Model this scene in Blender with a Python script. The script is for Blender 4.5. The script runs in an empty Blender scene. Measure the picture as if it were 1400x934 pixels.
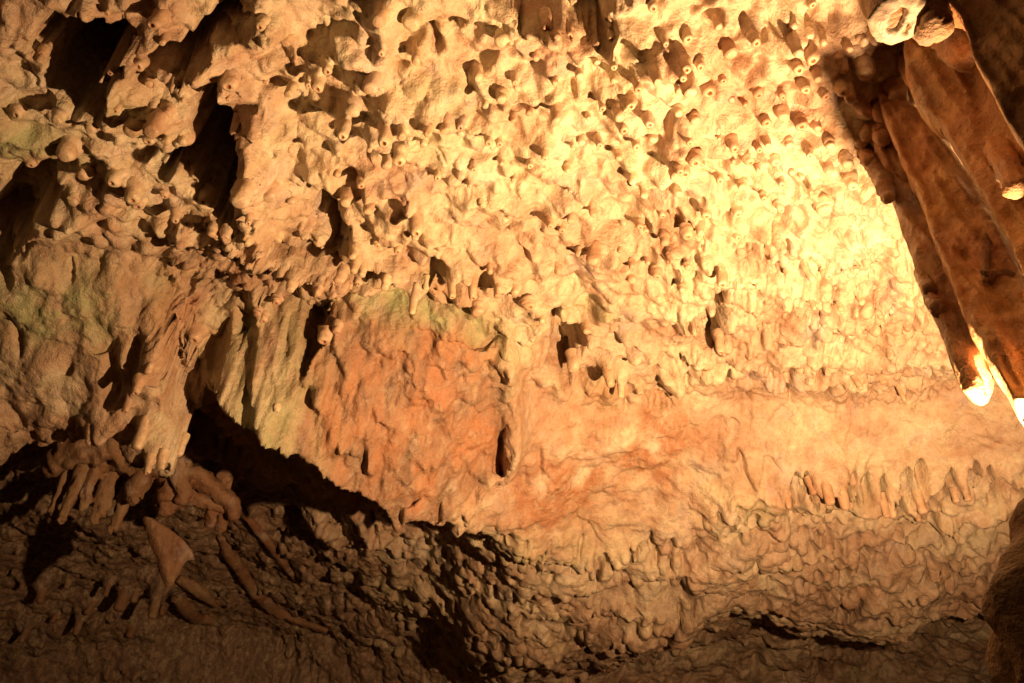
import bpy, math, random
import numpy as np

# ------------------------------------------------------------------ camera, world, lamp, exposure
scene = bpy.context.scene
EYE = np.array([0.0, 0.0, 1.6])
PITCH = math.radians(41.0)
FPX = 1120.0                                   # focal length in pixels of a 1400 px wide frame
cam_data = bpy.data.cameras.new("camera")
cam_data.sensor_width = 36.0
cam_data.lens = 36.0 * FPX / 1400.0
cam_data.clip_start = 0.05
cam_data.clip_end = 200.0
cam = bpy.data.objects.new("camera", cam_data)
cam.location = EYE
cam.rotation_euler = (math.radians(90) + PITCH, 0, 0)
scene.collection.objects.link(cam)
scene.camera = cam

world = bpy.data.worlds.new("World")
scene.world = world
world.use_nodes = True
world.node_tree.nodes["Background"].inputs[0].default_value = (0.02, 0.012, 0.006, 1)
world.node_tree.nodes["Background"].inputs[1].default_value = 0.05

LAMP_POS = np.array([1.02, 1.45, 1.6 + 0.64])
LAMP_AIM = np.array([0.60, 2.10, 1.6 + 2.20])
LAMP_WATTS = 560.0
lamp_light = bpy.data.lights.new("floodlight_beam", 'SPOT')
lamp_light.energy = LAMP_WATTS
lamp_light.color = (1.0, 0.565, 0.265)
lamp_light.spot_size = math.radians(164)
lamp_light.spot_blend = 1.0
lamp_light.shadow_soft_size = 0.022
lamp_obj = bpy.data.objects.new("floodlight_beam", lamp_light)
lamp_obj.location = LAMP_POS
from mathutils import Vector
lamp_obj.rotation_euler = Vector(LAMP_AIM - LAMP_POS).to_track_quat('-Z', 'Y').to_euler()
scene.collection.objects.link(lamp_obj)

scene.view_settings.view_transform = 'Standard'
scene.view_settings.look = 'None'
scene.view_settings.gamma = 1.0
scene.view_settings.exposure = 0.0
scene.cycles.use_denoising = True
scene.cycles.max_bounces = 6
scene.cycles.diffuse_bounces = 4
scene.cycles.sample_clamp_indirect = 4.0

rng = np.random.default_rng(7)
random.seed(7)

# ------------------------------------------------------------------ numpy noise
def _hash(ix, iy, seed):
    h = (ix.astype(np.int64) * 374761393 + iy.astype(np.int64) * 668265263 + seed * 974634241) & 0xFFFFFFFF
    h = ((h ^ (h >> 13)) * 1274126177) & 0xFFFFFFFF
    h = ((h ^ (h >> 16)) * 2246822519) & 0xFFFFFFFF
    return ((h ^ (h >> 15)) & 0xFFFFFF).astype(np.float32) / np.float32(0x1000000)

def gnoise(x, y, seed=0):
    ix, iy = np.floor(x), np.floor(y)
    fx, fy = (x - ix).astype(np.float32), (y - iy).astype(np.float32)
    ix, iy = ix.astype(np.int32), iy.astype(np.int32)
    u = fx * fx * fx * (fx * (fx * 6 - 15) + 10)
    v = fy * fy * fy * (fy * (fy * 6 - 15) + 10)
    def g(dx, dy):
        a = _hash(ix + dx, iy + dy, seed) * np.float32(2 * math.pi)
        return np.cos(a) * (fx - dx) + np.sin(a) * (fy - dy)
    n0 = g(0, 0) * (1 - u) + g(1, 0) * u
    n1 = g(0, 1) * (1 - u) + g(1, 1) * u
    return (n0 * (1 - v) + n1 * v) * 1.5

def fbm(x, y, octaves=4, seed=0, gain=0.5):
    t, a = 0, 1.0
    for o in range(octaves):
        t = t + a * gnoise(x * 2 ** o + 17.3 * o, y * 2 ** o - 9.1 * o, seed + o)
        a *= gain
    return t

def worley(x, y, seed=0):
    ix, iy = np.floor(x).astype(np.int32), np.floor(y).astype(np.int32)
    f1 = np.full(x.shape, 9.0, np.float32); f2 = f1.copy(); idv = np.zeros(x.shape, np.float32)
    for dx in (-1, 0, 1):
        for dy in (-1, 0, 1):
            cx = ix + dx + _hash(ix + dx, iy + dy, seed)
            cy = iy + dy + _hash(ix + dx, iy + dy, seed + 51)
            d = np.hypot(cx - x, cy - y).astype(np.float32)
            near = d < f1
            f2 = np.where(near, f1, np.minimum(f2, d))
            idv = np.where(near, _hash(ix + dx, iy + dy, seed + 99), idv)
            f1 = np.where(near, d, f1)
    return f1, f2, idv

def sstep(a, b, x):
    t = np.clip((x - a) / (b - a), 0, 1)
    return t * t * (3 - 2 * t)

# ------------------------------------------------------------------ projection helpers (survey of the vault)
FW = np.array([0, math.cos(PITCH), math.sin(PITCH)])
UP = np.array([0, -math.sin(PITCH), math.cos(PITCH)])
def project(p):
    d = p - EYE
    f = d @ FW; u = d @ UP; r = d[..., 0]
    f = np.maximum(f, 1e-3)
    return 700 + FPX * r / f, 467 - FPX * u / f, np.sqrt((d ** 2).sum(-1))
def ray(px, py):
    d = FW + UP * ((467 - py) / FPX) + np.array([1, 0, 0]) * ((px - 700) / FPX)
    return d / np.linalg.norm(d)
def at(px, py, dist):
    return EYE + ray(px, py) * dist

# ------------------------------------------------------------------ the vault: a low ceiling that runs back and sinks
PROF = np.array([(-0.6, 1.85), (0.0, 1.95), (0.6, 2.05), (1.0, 2.12), (1.8, 2.24), (2.6, 2.30), (3.4, 2.28), (4.2, 2.18),
                 (5.0, 2.06), (5.8, 1.92), (6.5, 1.65), (6.9, 1.2), (7.1, 0.6), (7.15, 0.0)])
def catmull(pts, n):
    pts = np.asarray(pts, float)
    p = np.vstack([2 * pts[0] - pts[1], pts, 2 * pts[-1] - pts[-2]])
    out = []
    for k in range(len(pts) - 1):
        t = np.linspace(0, 1, n, endpoint=False)[:, None]
        a, b, c, d = p[k], p[k + 1], p[k + 2], p[k + 3]
        out.append(0.5 * (2 * b + (c - a) * t + (2 * a - 5 * b + 4 * c - d) * t ** 2 + (3 * b - a - 3 * c + d) * t ** 3))
    out.append(pts[-1:])
    return np.vstack(out)
pf = catmull(PROF, 60)
arc = np.concatenate([[0], np.cumsum(np.hypot(*np.diff(pf, axis=0).T))])
STOT = arc[-1]

NX = 980
sl = [0.0]
while sl[-1] < STOT - 0.01:
    s_ = sl[-1]
    y_ = np.interp(s_, arc, pf[:, 0])
    if y_ < 0.7: st = 0.012
    else: st = 0.0040 + 0.0048 * max(0, min(1, (y_ - 0.8) / 4.2))
    sl.append(s_ + st)
S = np.array(sl); NS = len(S)
Ys = np.interp(S, arc, pf[:, 0]); Hs = np.interp(S, arc, pf[:, 1])
Wd = np.interp(Ys, [0, 1.0, 6.0, 7.1], [1.9, 1.95, 4.1, 4.4])
U = np.linspace(-1, 1, NX)
X = (Wd[:, None] * U[None, :])
S2 = np.repeat(S[:, None], NX, 1)
def base(x, y, h):
    return np.stack([x, y - 0.03 * x * x, 1.6 + h - 0.045 * x * x], -1)
B = base(X, np.repeat(Ys[:, None], NX, 1), np.repeat(Hs[:, None], NX, 1))
def grid_normals(P):
    du = np.gradient(P, axis=1); dv = np.gradient(P, axis=0)
    n = np.cross(du, dv)
    n /= np.maximum(np.linalg.norm(n, axis=-1, keepdims=True), 1e-9)
    return n
NRM = grid_normals(B)
if NRM[NS // 3, NX // 2, 2] > 0: NRM = -NRM           # pointing into the cave
DN = np.zeros((NS, NX)); DY = np.zeros((NS, NX)); DZ = np.zeros((NS, NX))       # relief along the normal / straight down

def window(x0, s0, r):
    i0, i1 = np.searchsorted(S, s0 - r), np.searchsorted(S, s0 + r)
    if i1 <= i0: return None
    w0, w1 = Wd[i0], Wd[min(i1, NS - 1)]
    lo = min((x0 - r) / w0, (x0 - r) / w1); hi = max((x0 + r) / w0, (x0 + r) / w1)
    j0, j1 = np.searchsorted(U, lo), np.searchsorted(U, hi)
    if j1 <= j0: return None
    return slice(i0, i1), slice(j0, j1)

class Survey:
    """which spot of the vault one sees in a direction"""
    def __init__(self, P, cell=3):
        px, py, d = project(P)
        self.c = cell; self.w, self.h = 1800 // cell, 1300 // cell
        cx = ((px + 200) / cell).astype(int); cy = ((py + 180) / cell).astype(int)
        ok = (cx >= 0) & (cx < self.w) & (cy >= 0) & (cy < self.h)
        idx = np.flatnonzero(ok.ravel())
        idx = idx[np.argsort(-d.ravel()[idx])]
        g = np.full((self.h, self.w), -1, np.int64)
        g[cy.ravel()[idx], cx.ravel()[idx]] = idx
        self.g = g; self.P = P; self.px, self.py, self.d = px, py, d
    def __call__(self, px, py):
        cx = int(min(max((px + 200) / self.c, 0), self.w - 1)); cy = int(min(max((py + 180) / self.c, 0), self.h - 1))
        for r in range(0, 60):
            sub = self.g[max(cy - r, 0):cy + r + 1, max(cx - r, 0):cx + r + 1]
            v = sub[sub >= 0]
            if len(v):
                dd = np.hypot(self.px.ravel()[v] - px, self.py.ravel()[v] - py)
                k = v[np.argmin(dd)]
                return divmod(int(k), NX)
        return NS // 2, NX // 2

def drop_survey(drop):
    Q = B.copy(); Q[..., 2] -= drop
    return Survey(Q, 4)
_surv = {}
def spot(px, py, drop=0.0):
    k = round(drop, 2)
    if k not in _surv: _surv[k] = drop_survey(k)
    i, j = _surv[k](px, py)
    return X[i, j], S[i], _surv[k].d[i, j] / FPX

def seg_dist(xx, ss, pts):
    """distance to a polyline and the parameter along it"""
    best = np.full(xx.shape, 1e9); par = np.zeros(xx.shape); side = np.zeros(xx.shape)
    n = len(pts) - 1
    for k in range(n):
        a, b = pts[k], pts[k + 1]
        ab = b - a; l2 = max(ab @ ab, 1e-12)
        t = np.clip(((xx - a[0]) * ab[0] + (ss - a[1]) * ab[1]) / l2, 0, 1)
        dx, ds = xx - a[0] - t * ab[0], ss - a[1] - t * ab[1]
        d = np.hypot(dx, ds)
        m = d < best
        best = np.where(m, d, best); par = np.where(m, (k + t) / n, par)
        side = np.where(m, np.sign(ab[0] * ds - ab[1] * dx), side)
    return best, par, side

def inside(xx, ss, pts):
    c = np.zeros(xx.shape, bool)
    n = len(pts)
    for k in range(n):
        (x1, y1), (x2, y2) = pts[k], pts[(k + 1) % n]
        if abs(y2 - y1) < 1e-12: continue
        c ^= ((y1 > ss) != (y2 > ss)) & (xx < (x2 - x1) * (ss - y1) / (y2 - y1) + x1)
    return c

def poly_relief(field, pts_px, amp, edge_px, drop=0.0, rough=0.0, seed=3, power=1.0):
    q = np.array([spot(a, b, drop) for a, b in pts_px])
    pts = q[:, :2]; mpp = q[:, 2].mean(); w = edge_px * mpp
    c = pts.mean(0); r = np.abs(pts - c).max() + 2 * w
    win = window(c[0], c[1], r)
    if win is None: return
    xx, ss = X[win], S2[win]
    if rough:
        xx = xx + rough * mpp * fbm(xx / (26 * mpp), ss / (26 * mpp), 3, seed)
        ss = ss + rough * mpp * fbm(xx / (26 * mpp) + 40, ss / (26 * mpp), 3, seed + 5)
    ring = np.vstack([pts, pts[:1]])
    d, _, _ = seg_dist(xx, ss, ring)
    sd = np.where(inside(xx, ss, pts), d, -d)
    v = sstep(-0.25 * w, w, sd) ** power
    field[win] += amp * v

def line_relief(field, pts_px, amp, width_px, drop=0.0, taper=True, step=0.0, rough=6, seed=5):
    q = np.array([spot(a, b, drop) for a, b in pts_px])
    pts = catmull(q[:, :2], 6) if len(q) > 2 else q[:, :2]
    mpp = q[:, 2].mean(); w = width_px * mpp
    c = pts.mean(0); r = np.abs(pts - c).max() + 4 * w + abs(step) * 0
    win = window(c[0], c[1], r)
    if win is None: return
    xx, ss = X[win], S2[win]
    xx = xx + rough * mpp * fbm(xx / (20 * mpp), ss / (20 * mpp), 3, seed)
    ss = ss + rough * mpp * fbm(xx / (20 * mpp) + 40, ss / (20 * mpp), 3, seed + 5)
    d, t, side = seg_dist(xx, ss, pts)
    env = np.clip(np.minimum(t, 1 - t) * 8, 0.0, 1) if taper else 1.0
    field[win] += amp * env * np.exp(-(d / w) ** 2)

def splat(field, px, py, rx, ry, amp, ang=0.0, p=2.0, drop=0.0, loc=None):
    """a mound or pit; size in picture units at that spot, carried over to metres on the vault"""
    if loc is None:
        x0, s0, mpp = spot(px, py, drop)
        i = np.searchsorted(S, s0); y = np.interp(s0, S, Ys); h = np.interp(s0, S, Hs)
        cosv = max(0.35, math.sin(math.atan2(h, y) + 0.12))
    else:
        x0, s0, mpp, cosv = loc
    ax, bs = rx * mpp, ry * mpp / cosv
    win = window(x0, s0, 2.6 * max(ax, bs))
    if win is None: return
    dx, ds = (X[win] - x0) / mpp, (S2[win] - s0) * cosv / mpp
    ca, sa = math.cos(ang), math.sin(ang)
    a, b = (dx * ca + ds * sa) / rx, (-dx * sa + ds * ca) / ry
    field[win] += amp * np.exp(-((a * a + b * b) ** (p / 2)))

# ------------------------------------------------------------------ large forms of the vault
BOSS = [(285, 478), (300, 540), (335, 600), (400, 640), (470, 680), (540, 712), (600, 715), (625, 690), (690, 640), (700, 590),
        (692, 520), (690, 450), (650, 425), (560, 440), (480, 470), (400, 450), (320, 440)]
# the skirt: the ceiling dips gradually towards a rim, behind which the lower vault steps back up
#        x     start  rim   dip   left over  softness of the step (m)
SKIRT = [(-260, 325, 720, 0.44, 0.0, 0.14), (-100, 328, 672, 0.44, 0.0, 0.12), (0, 330, 640, 0.44, 0.0, 0.12), (90, 332, 606, 0.43, 0.0, 0.12), (150, 336, 590, 0.43, 0.0, 0.10), (200, 345, 618, 0.48, 0.0, 0.08),
         (240, 368, 638, 0.50, 0.0, 0.06), (258, 420, 600, 0.38, 0.0, 0.06), (268, 450, 545, 0.18, 0.0, 0.06), (284, 448, 530, 0.20, 0.0, 0.06),
         (300, 440, 560, 0.40, 0.05, 0.06), (335, 434, 605, 0.50, 0.05, 0.08), (400, 436, 645, 0.57, 0.08, 0.10),
         (470, 444, 683, 0.58, 0.10, 0.12), (540, 428, 712, 0.58, 0.14, 0.14), (600, 420, 716, 0.54, 0.24, 0.20), (640, 428, 712, 0.50, 0.34, 0.30),
         (700, 450, 722, 0.42, 0.38, 0.45),
 (790, 510, 735, 0.38, 0.36, 0.45), (880, 525, 742, 0.35, 0.33, 0.40), (960, 540, 700, 0.33, 0.29, 0.32),
         (1030, 550, 668, 0.31, 0.25, 0.20), (1100, 550, 682, 0.31, 0.22, 0.12), (1200, 545, 698, 0.31, 0.20, 0.10), (1290, 540, 712, 0.31, 0.18, 0.10),
         (1400, 530, 696, 0.31, 0.12, 0.08), (1540, 520, 700, 0.31, 0.12, 0.10)]
rowa = np.array([spot(k[0], k[1], 0.0)[:2] for k in SKIRT])
rowb = np.array([spot(k[0], k[2], k[3])[:2] for k in SKIRT])
rowa[:, 0] = np.maximum.accumulate(rowa[:, 0]); rowb[:, 0] = np.maximum.accumulate(rowb[:, 0])
sk = np.array(SKIRT)
xw = X + 0.02 * fbm(X / 0.12, S2 / 0.12, 3, 301)
sw = S2 + 0.035 * fbm(X / 0.14, S2 / 0.14 + 9, 4, 302) + 0.010 * gnoise(X / 0.06, S2 / 0.06, 303)
s_a = np.interp(xw, rowa[:, 0], rowa[:, 1]); s_b = np.interp(xw, rowb[:, 0], rowb[:, 1])
dip = np.interp(xw, rowb[:, 0], sk[:, 3]); left = np.interp(xw, rowb[:, 0], sk[:, 4]); soft = np.interp(xw, rowb[:, 0], sk[:, 5])
tt = np.clip((sw - s_a) / np.maximum(s_b - s_a, 0.05), 0, 1)
beh = sstep(0, 1, (sw - s_b) / soft)
left = left - np.interp(xw, rowb[:, 0], np.interp(sk[:, 0], [-260, 285, 540, 640, 700, 880, 960, 1100, 1540], [.10, .12, .12, .03, 0, 0, .02, .04, .08]))
DZ += (dip * (0.75 * tt + 0.25 * (1 - (1 - tt) ** 2))) * (1 - beh) + left * beh
PXB = project(B)[0]
far_left = sstep(740, 300, PXB) * sstep(0, 1, (sw - s_b - 0.10) / 0.5)
DZ += far_left * sstep(6.9, 6.1, Ys)[:, None] * np.clip(Hs[:, None] - 0.045 * X * X - 2.34, -0.72, 0)      # here the vault stays high, out of the light
DZ += sstep(560, 960, PXB) * 0.24 * np.sin(math.pi * np.clip((sw - s_b) / 1.15, 0, 1.45))           # right of it the slope sinks on, then lifts away
DZ += np.clip(np.minimum(tt, 1 - beh) * 0.05 * fbm(X / 0.35, S2 / 0.35, 3, 305), -0.05, 0.05)
# ledge of broken layers running down to the right above the boss
line_relief(DZ, [(215, 340), (300, 345), (400, 390), (480, 425), (560, 430)], 0.12, 26, drop=0.1, rough=10)
line_relief(DZ, [(400, 345), (470, 370), (540, 400), (580, 425)], 0.08, 14, drop=0.1, rough=10)
# folds of the ceiling around the black hollows
CAV = [([(35, 40), (95, 5), (170, 5), (215, 45), (165, 60), (148, 95), (158, 135), (115, 142), (70, 125), (62, 80)], -0.55, 16),
       ([(190, 52), (260, 30), (300, 0), (355, 8), (300, 45), (255, 92), (245, 82), (205, 68)], -0.30, 12),
       ([(262, 112), (310, 118), (340, 190), (340, 250), (332, 300), (290, 270), (262, 230), (215, 225), (205, 205), (270, 180)], -0.50, 16),
       ([(0, 235), (60, 225), (85, 262), (50, 320), (0, 360), (-60, 330)], -0.30, 18),
       ([(415, 235), (450, 245), (470, 300), (490, 335), (460, 345), (425, 310)], -0.20, 14),
       ([(395, 420), (440, 408), (470, 430), (455, 475), (430, 478), (420, 450)], -0.20, 12),
       ([(330, 428), (360, 425), (352, 448), (335, 445)], -0.14, 8),
       ([(748, 418), (770, 425), (800, 458), (790, 500), (772, 525), (752, 495), (745, 455)], -0.20, 10),
       ([(640, -30), (838, -30), (838, 48), (815, 58), (795, 36), (765, 22), (720, 30), (690, 12)], -0.22, 10),
       ([(945, 415), (985, 410), (988, 455), (972, 468), (950, 455)], -0.14, 10),
       ([(965, 365), (990, 390), (998, 440), (985, 470), (978, 420)], -0.12, 8),
       ([(885, 525), (915, 535), (915, 552), (895, 556), (882, 545)], -0.08, 7),
       ]
for poly, dep, e in CAV:
    if 325 < poly[0][0] < 400 and poly[0][1] > 400:
        poly_relief(DY, poly, -dep * 0.55, e, drop=0.05, rough=6, seed=int(poly[0][0]) & 63)
        continue
    poly_relief(DZ, poly, dep, e, rough=11, seed=int(poly[0][0]) & 63)
# rims beside the hollows
line_relief(DZ, [(150, 95), (165, 60), (205, 45), (175, 90), (165, 140)], 0.10, 9, rough=3)
line_relief(DZ, [(255, 95), (285, 60), (330, 45), (400, 30)], 0.10, 22, rough=5)
line_relief(DZ, [(345, 130), (352, 200), (345, 250), (350, 300), (385, 325)], 0.13, 26, rough=6)
line_relief(DZ, [(300, 110), (345, 125), (380, 170)], 0.10, 20, rough=6)
line_relief(DZ, [(850, -20), (870, 40), (900, 80)], 0.06, 26, rough=6)
line_relief(DZ, [(690, 40), (740, 35), (800, 62), (850, 62)], 0.06, 18, rough=6)
# pale rib on the right of the boss, crest beneath it
line_relief(DZ, [(690, 470), (702, 540), (706, 600), (690, 640)], 0.10, 14, drop=0.25, rough=3)
line_relief(DZ, [(720, 600), (690, 640), (640, 670), (610, 700)], 0.08, 8, drop=0.36, rough=3)
for off_, am in ((0, 0.05), (24, 0.035), (52, 0.025)):
    line_relief(DZ, [(296 + off_, 490 - off_ * .2), (312 + off_, 548 - off_ * .35), (345 + off_, 592 - off_ * .6), (410 + off_ * .8, 628 - off_ * .7), (475 + off_ * .6, 664 - off_ * .8), (540 + off_ * .3, 694 - off_ * .8)], am, 6, drop=0.5, rough=4, seed=19 + off_)
splat(DY, 500, 575, 165, 120, -0.20, 0.35, drop=0.35)      # the boss swells towards the viewer
# lower vault: set back behind the boss and the ledge, swells
poly_relief(DZ, [(450, 880), (800, 850), (1100, 870), (1460, 860), (1460, 1100), (450, 1100)], -0.10, 150, rough=14, seed=49)
splat(DZ, 1150, 800, 130, 60, 0.12)
splat(DZ, 700, 800, 200, 40, 0.10)
line_relief(DZ, [(300, 650), (380, 700), (430, 760), (470, 830)], 0.10, 22, rough=8)
line_relief(DZ, [(400, 640), (470, 700), (520, 760)], 0.10, 18, rough=8)
DZ += 0.05 * fbm(X / 0.55, S2 / 0.55, 3, 71)

MACRO = B + NRM * DN[..., None]; MACRO[..., 2] -= DZ
sv = Survey(MACRO)
PX, PY = sv.px, sv.py

# ------------------------------------------------------------------ which relief lies where
def zone(polys, blur):
    m = np.zeros((NS, NX))
    for pts in polys:
        pts = np.array(pts, float)
        ring = np.vstack([pts, pts[:1]])
        d, _, _ = seg_dist(PX, PY, ring)
        sd = np.where(inside(PX, PY, pts), d, -d)
        m = np.maximum(m, sstep(-blur, blur, sd))
    return m
wob = 22 * fbm(X / 0.25, S2 / 0.25, 3, 77)
_px, _py = PX, PY
PX = PX + wob; PY = PY + np.roll(wob, 37, 1)
Z_boss = zone([BOSS], 16)
Z_smooth = zone([[(700, 540), (860, 530), (1000, 520), (1200, 540), (1500, 500), (1500, 640), (1080, 640), (1010, 620), (960, 690), (880, 740), (740, 730), (640, 710), (700, 640)],
                 [(-200, 345), (120, 325), (250, 335), (240, 420), (200, 450), (170, 560), (-200, 640)]], 22)
Z_flute = zone([[(960, 340), (1200, 250), (1330, 540), (1200, 560), (1000, 530), (900, 480)]], 40)
Z_pit = zone([[(300, 640), (470, 690), (600, 725), (760, 735), (880, 745), (980, 690), (1080, 665), (1200, 705), (1500, 700), (1700, 1300), (-300, 1300), (-300, 650), (120, 600)]], 18)
Z_layer = zone([[(215, 335), (300, 320), (400, 330), (560, 420), (470, 440), (330, 430), (280, 480), (215, 470)]], 18)
PX, PY = _px, _py
Z_knob = np.clip(1 - Z_boss - Z_smooth - Z_pit - 0.75 * Z_flute - 0.7 * Z_layer, 0, 1)

# ------------------------------------------------------------------ relief by zone
f1, f2, idv = worley(X / 0.075 + 0.4 * gnoise(X / .1, S2 / .1, 3), S2 / 0.075, 5)
lump = np.clip(1 - f1 * 1.25, 0, 1); lump = lump * lump * (3 - 2 * lump) * (0.25 + idv)
g1, g2, idg = worley(X / 0.038 + 0.4 * gnoise(X / .06, S2 / .06, 8), S2 / 0.038, 15)
pop = np.clip(1 - g1 * 1.2, 0, 1) ** 1.0 * (0.3 + idg)
mid = fbm(X / 0.16, S2 / 0.16, 4, 21)
fine = fbm(X / 0.035, S2 / 0.035, 3, 41)
calm = sstep(-0.15, 0.35, fbm(X / 0.30, S2 / 0.30, 3, 401))          # patches left smooth
dim = sstep(520, 250, PX)                                           # more popcorn round the hollows
DZ += Z_knob * (0.028 * lump * (1 - 0.6 * calm) + (0.005 + 0.010 * dim) * pop * (1 - 0.7 * calm) + 0.045 * mid + 0.0025 * fine)
# boss: lumps drawn out along the fall line
h1, h2, idh = worley(X / 0.085 + 0.5 * gnoise(X / .12, S2 / .09, 31), S2 / 0.11, 35)
ridg = 1 - np.abs(fbm(X / 0.11 + 0.4 * S2 / 0.10, S2 / 0.17, 4, 37))
DZ += Z_boss * (0.030 * np.clip(1 - h1, 0, 1) + 0.026 * ridg + 0.010 * pop + 0.005 * fine)
DZ += Z_smooth * (0.014 * fbm(X / 0.2, S2 / 0.09, 4, 45) + 0.0035 * fine)
# flutes
flu = 1 - np.abs(fbm(X / 0.045, S2 / 0.30, 3, 51))
DZ += Z_flute * (0.034 * flu + 0.010 * lump + 0.006 * pop + 0.035 * mid)
# layered ledge
lay = fbm((X * 0.5 + S2) / 0.035, (X - 0.5 * S2) / 0.35, 4, 55)
DZ += Z_layer * (0.035 * lay + 0.03 * mid + 0.012 * pop)
# pitted lower vault: scalloped shelves with small hanging nibs
shelf = fbm(X / 0.30, (S2 + 0.10 * gnoise(X / 0.3, S2 / 0.3, 61)) / 0.10, 3, 63)
k1, k2, idk = worley(X / 0.075 + 0.45 * gnoise(X / .10, S2 / .13, 64), S2 / 0.085 + 0.3 * gnoise(X / .11, S2 / .1, 69), 65)
bulb = np.sqrt(np.clip(1 - 0.9 * k1 * k1, 0.02, 1)) * (0.5 + 0.9 * idk)
m1, m2, idm = worley(X / 0.034 + 0.4 * gnoise(X / .05, S2 / .06, 164), S2 / 0.045, 165)
bulb2 = np.sqrt(np.clip(1 - 0.9 * m1 * m1, 0.02, 1)) * (0.4 + idm)
dens = np.clip(0.6 + 0.9 * fbm(X / 0.5, S2 / 0.4, 2, 67), 0.2, 1.3)
DZ += Z_pit * (0.012 * shelf + 0.006 * lump * dens + 0.006 * pop + 0.034 * mid + 0.003 * fine)

def loc_of(i, j):
    y, h = MACRO[i, j, 1], MACRO[i, j, 2] - 1.6
    return X[i, j], S[i], sv.d[i, j] / FPX, max(0.35, math.sin(math.atan2(h, y) + 0.1))

# pits read off the vault: picture spot, half sizes, depth in metres, tilt
Zm = 480 / 1400
PITS = []
def pits(ox, oy, lst):
    for (zx, zy, rx, ry, dep, *a) in lst:
        PITS.append((ox + zx * Zm, oy + zy * Zm, rx * Zm, ry * Zm, dep, a[0] if a else 0.0))
pits(460, 0, [(340, 110, 60, 35, .09), (400, 170, 30, 50, .08), (580, 240, 55, 30, .07, -.5), (20, 95, 50, 25, .06), (700, 410, 65, 28, .07),
              (840, 400, 45, 25, .06), (380, 520, 28, 35, .06), (330, 665, 55, 16, .05), (100, 570, 60, 35, .08), (60, 700, 55, 55, .09),
              (230, 790, 35, 20, .04), (345, 735, 45, 18, .04), (1180, 400, 22, 30, .05), (900, 650, 35, 20, .05), (870, 760, 30, 25, .04),
              (1120, 770, 30, 16, .04), (1040, 745, 40, 20, .04), (1080, 905, 50, 25, .04), (780, 770, 25, 25, .03), (1320, 480, 20, 50, .07),
              (1270, 540, 20, 40, .06), (700, 190, 40, 20, .04), (260, 240, 30, 18, .05), (110, 290, 40, 25, .05), (490, 80, 35, 40, .05),
              (560, 100, 25, 40, .05), (880, 360, 40, 16, .04), (940, 340, 16, 40, .05), (1190, 310, 35, 45, .04), (570, 605, 70, 22, .05),
              (950, 170, 40, 40, .06)])
pits(920, 0, [(335, 105, 18, 25, .10), (250, 190, 90, 45, .06), (380, 30, 35, 35, .05), (150, 60, 30, 50, .05), (120, 310, 50, 40, .05),
              (320, 270, 25, 60, .06, .3), (430, 210, 40, 25, .04), (500, 540, 45, 45, .06), (260, 590, 14, 40, .07), (760, 240, 30, 45, .05),
              (660, 220, 35, 30, .04), (200, 620, 20, 40, .04), (690, 460, 30, 25, .04), (740, 390, 30, 25, .04), (870, 510, 16, 45, .06),
              (640, 400, 35, 16, .04), (450, 330, 35, 25, .04), (540, 60, 25, 50, .05), (640, 60, 20, 50, .05), (420, 740, 30, 20, .03), (320, 555, 25, 25, .04)])
pits(460, 300, [(720, 130, 50, 22, .05), (405, 200, 50, 40, .10), (490, 225, 22, 25, .06), (585, 215, 18, 30, .05), (1010, 340, 50, 45, .08, .4),
                (1260, 590, 25, 14, .06), (1160, 740, 14, 20, .05), (1110, 470, 60, 25, .06, .5), (30, 280, 60, 40, .12), (215, 195, 28, 25, .06),
                (850, 290, 40, 16, .05), (1160, 220, 30, 40, .05), (1290, 100, 30, 30, .05), (1090, 50, 50, 35, .05), (590, 440, 60, 45, .07),
                (40, 80, 60, 50, .14), (1330, 430, 20, 30, .05), (1120, 640, 30, 25, .06), (460, 620, 30, 16, .02), (655, 870, 16, 55, .10),
                (890, 170, 25, 16, .04), (760, 215, 50, 16, .05), (640, 260, 16, 20, .04), (700, 30, 60, 8, .04, -.45)])
pits(920, 300, [(330, 450, 20, 25, .05), (390, 390, 30, 14, .03), (715, 680, 16, 45, .06, .2), (690, 490, 14, 30, .04), (850, 670, 40, 30, .05),
                (845, 260, 18, 60, .05), (650, 270, 16, 35, .04), (290, 715, 12, 16, .04), (210, 675, 9, 9, .03), (485, 655, 9, 16, .04),
                (100, 695, 22, 16, .04), (250, 820, 16, 10, .03), (880, 530, 14, 35, .04), (530, 580, 16, 16, .03), (780, 250, 14, 50, .04),
                (150, 160, 30, 30, .04), (40, 30, 25, 25, .04), (370, 150, 30, 16, .03), (20, 250, 18, 16, .04), (540, 150, 25, 16, .03), (640, 60, 30, 25, .04), (860, 440, 20, 20, .03)])
pits(0, 300, [(260, 590, 22, 16, .05), (70, 450, 16, 40, .05), (850, 150, 130, 28, .12, .55), (850, 240, 120, 22, .10, .55), (1200, 160, 110, 18, .12, .35),
              (1010, 390, 35, 25, .10), (1240, 360, 65, 45, .10), (1390, 260, 30, 30, .08), (1310, 290, 16, 16, .05), (640, 310, 35, 25, .05), (870, 560, 35, 70, .05),
              (720, 460, 40, 16, .08, .5), (20, 200, 30, 30, .10), (280, 215, 10, 25, .04)])
pits(460, 614, [(640, 20, 30, 22, .10), (810, 90, 14, 35, .05), (130, 110, 16, 25, .05), (1010, 330, 90, 10, .05, .6), (1330, 440, 14, 40, .08), (240, 300, 35, 22, .10),
                (400, 260, 25, 25, .08), (310, 230, 40, 8, .04), (1150, 530, 60, 16, .08, .6), (1120, 600, 60, 22, .10), (1350, 640, 60, 60, .12), (1060, 680, 60, 50, .10)])
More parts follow.
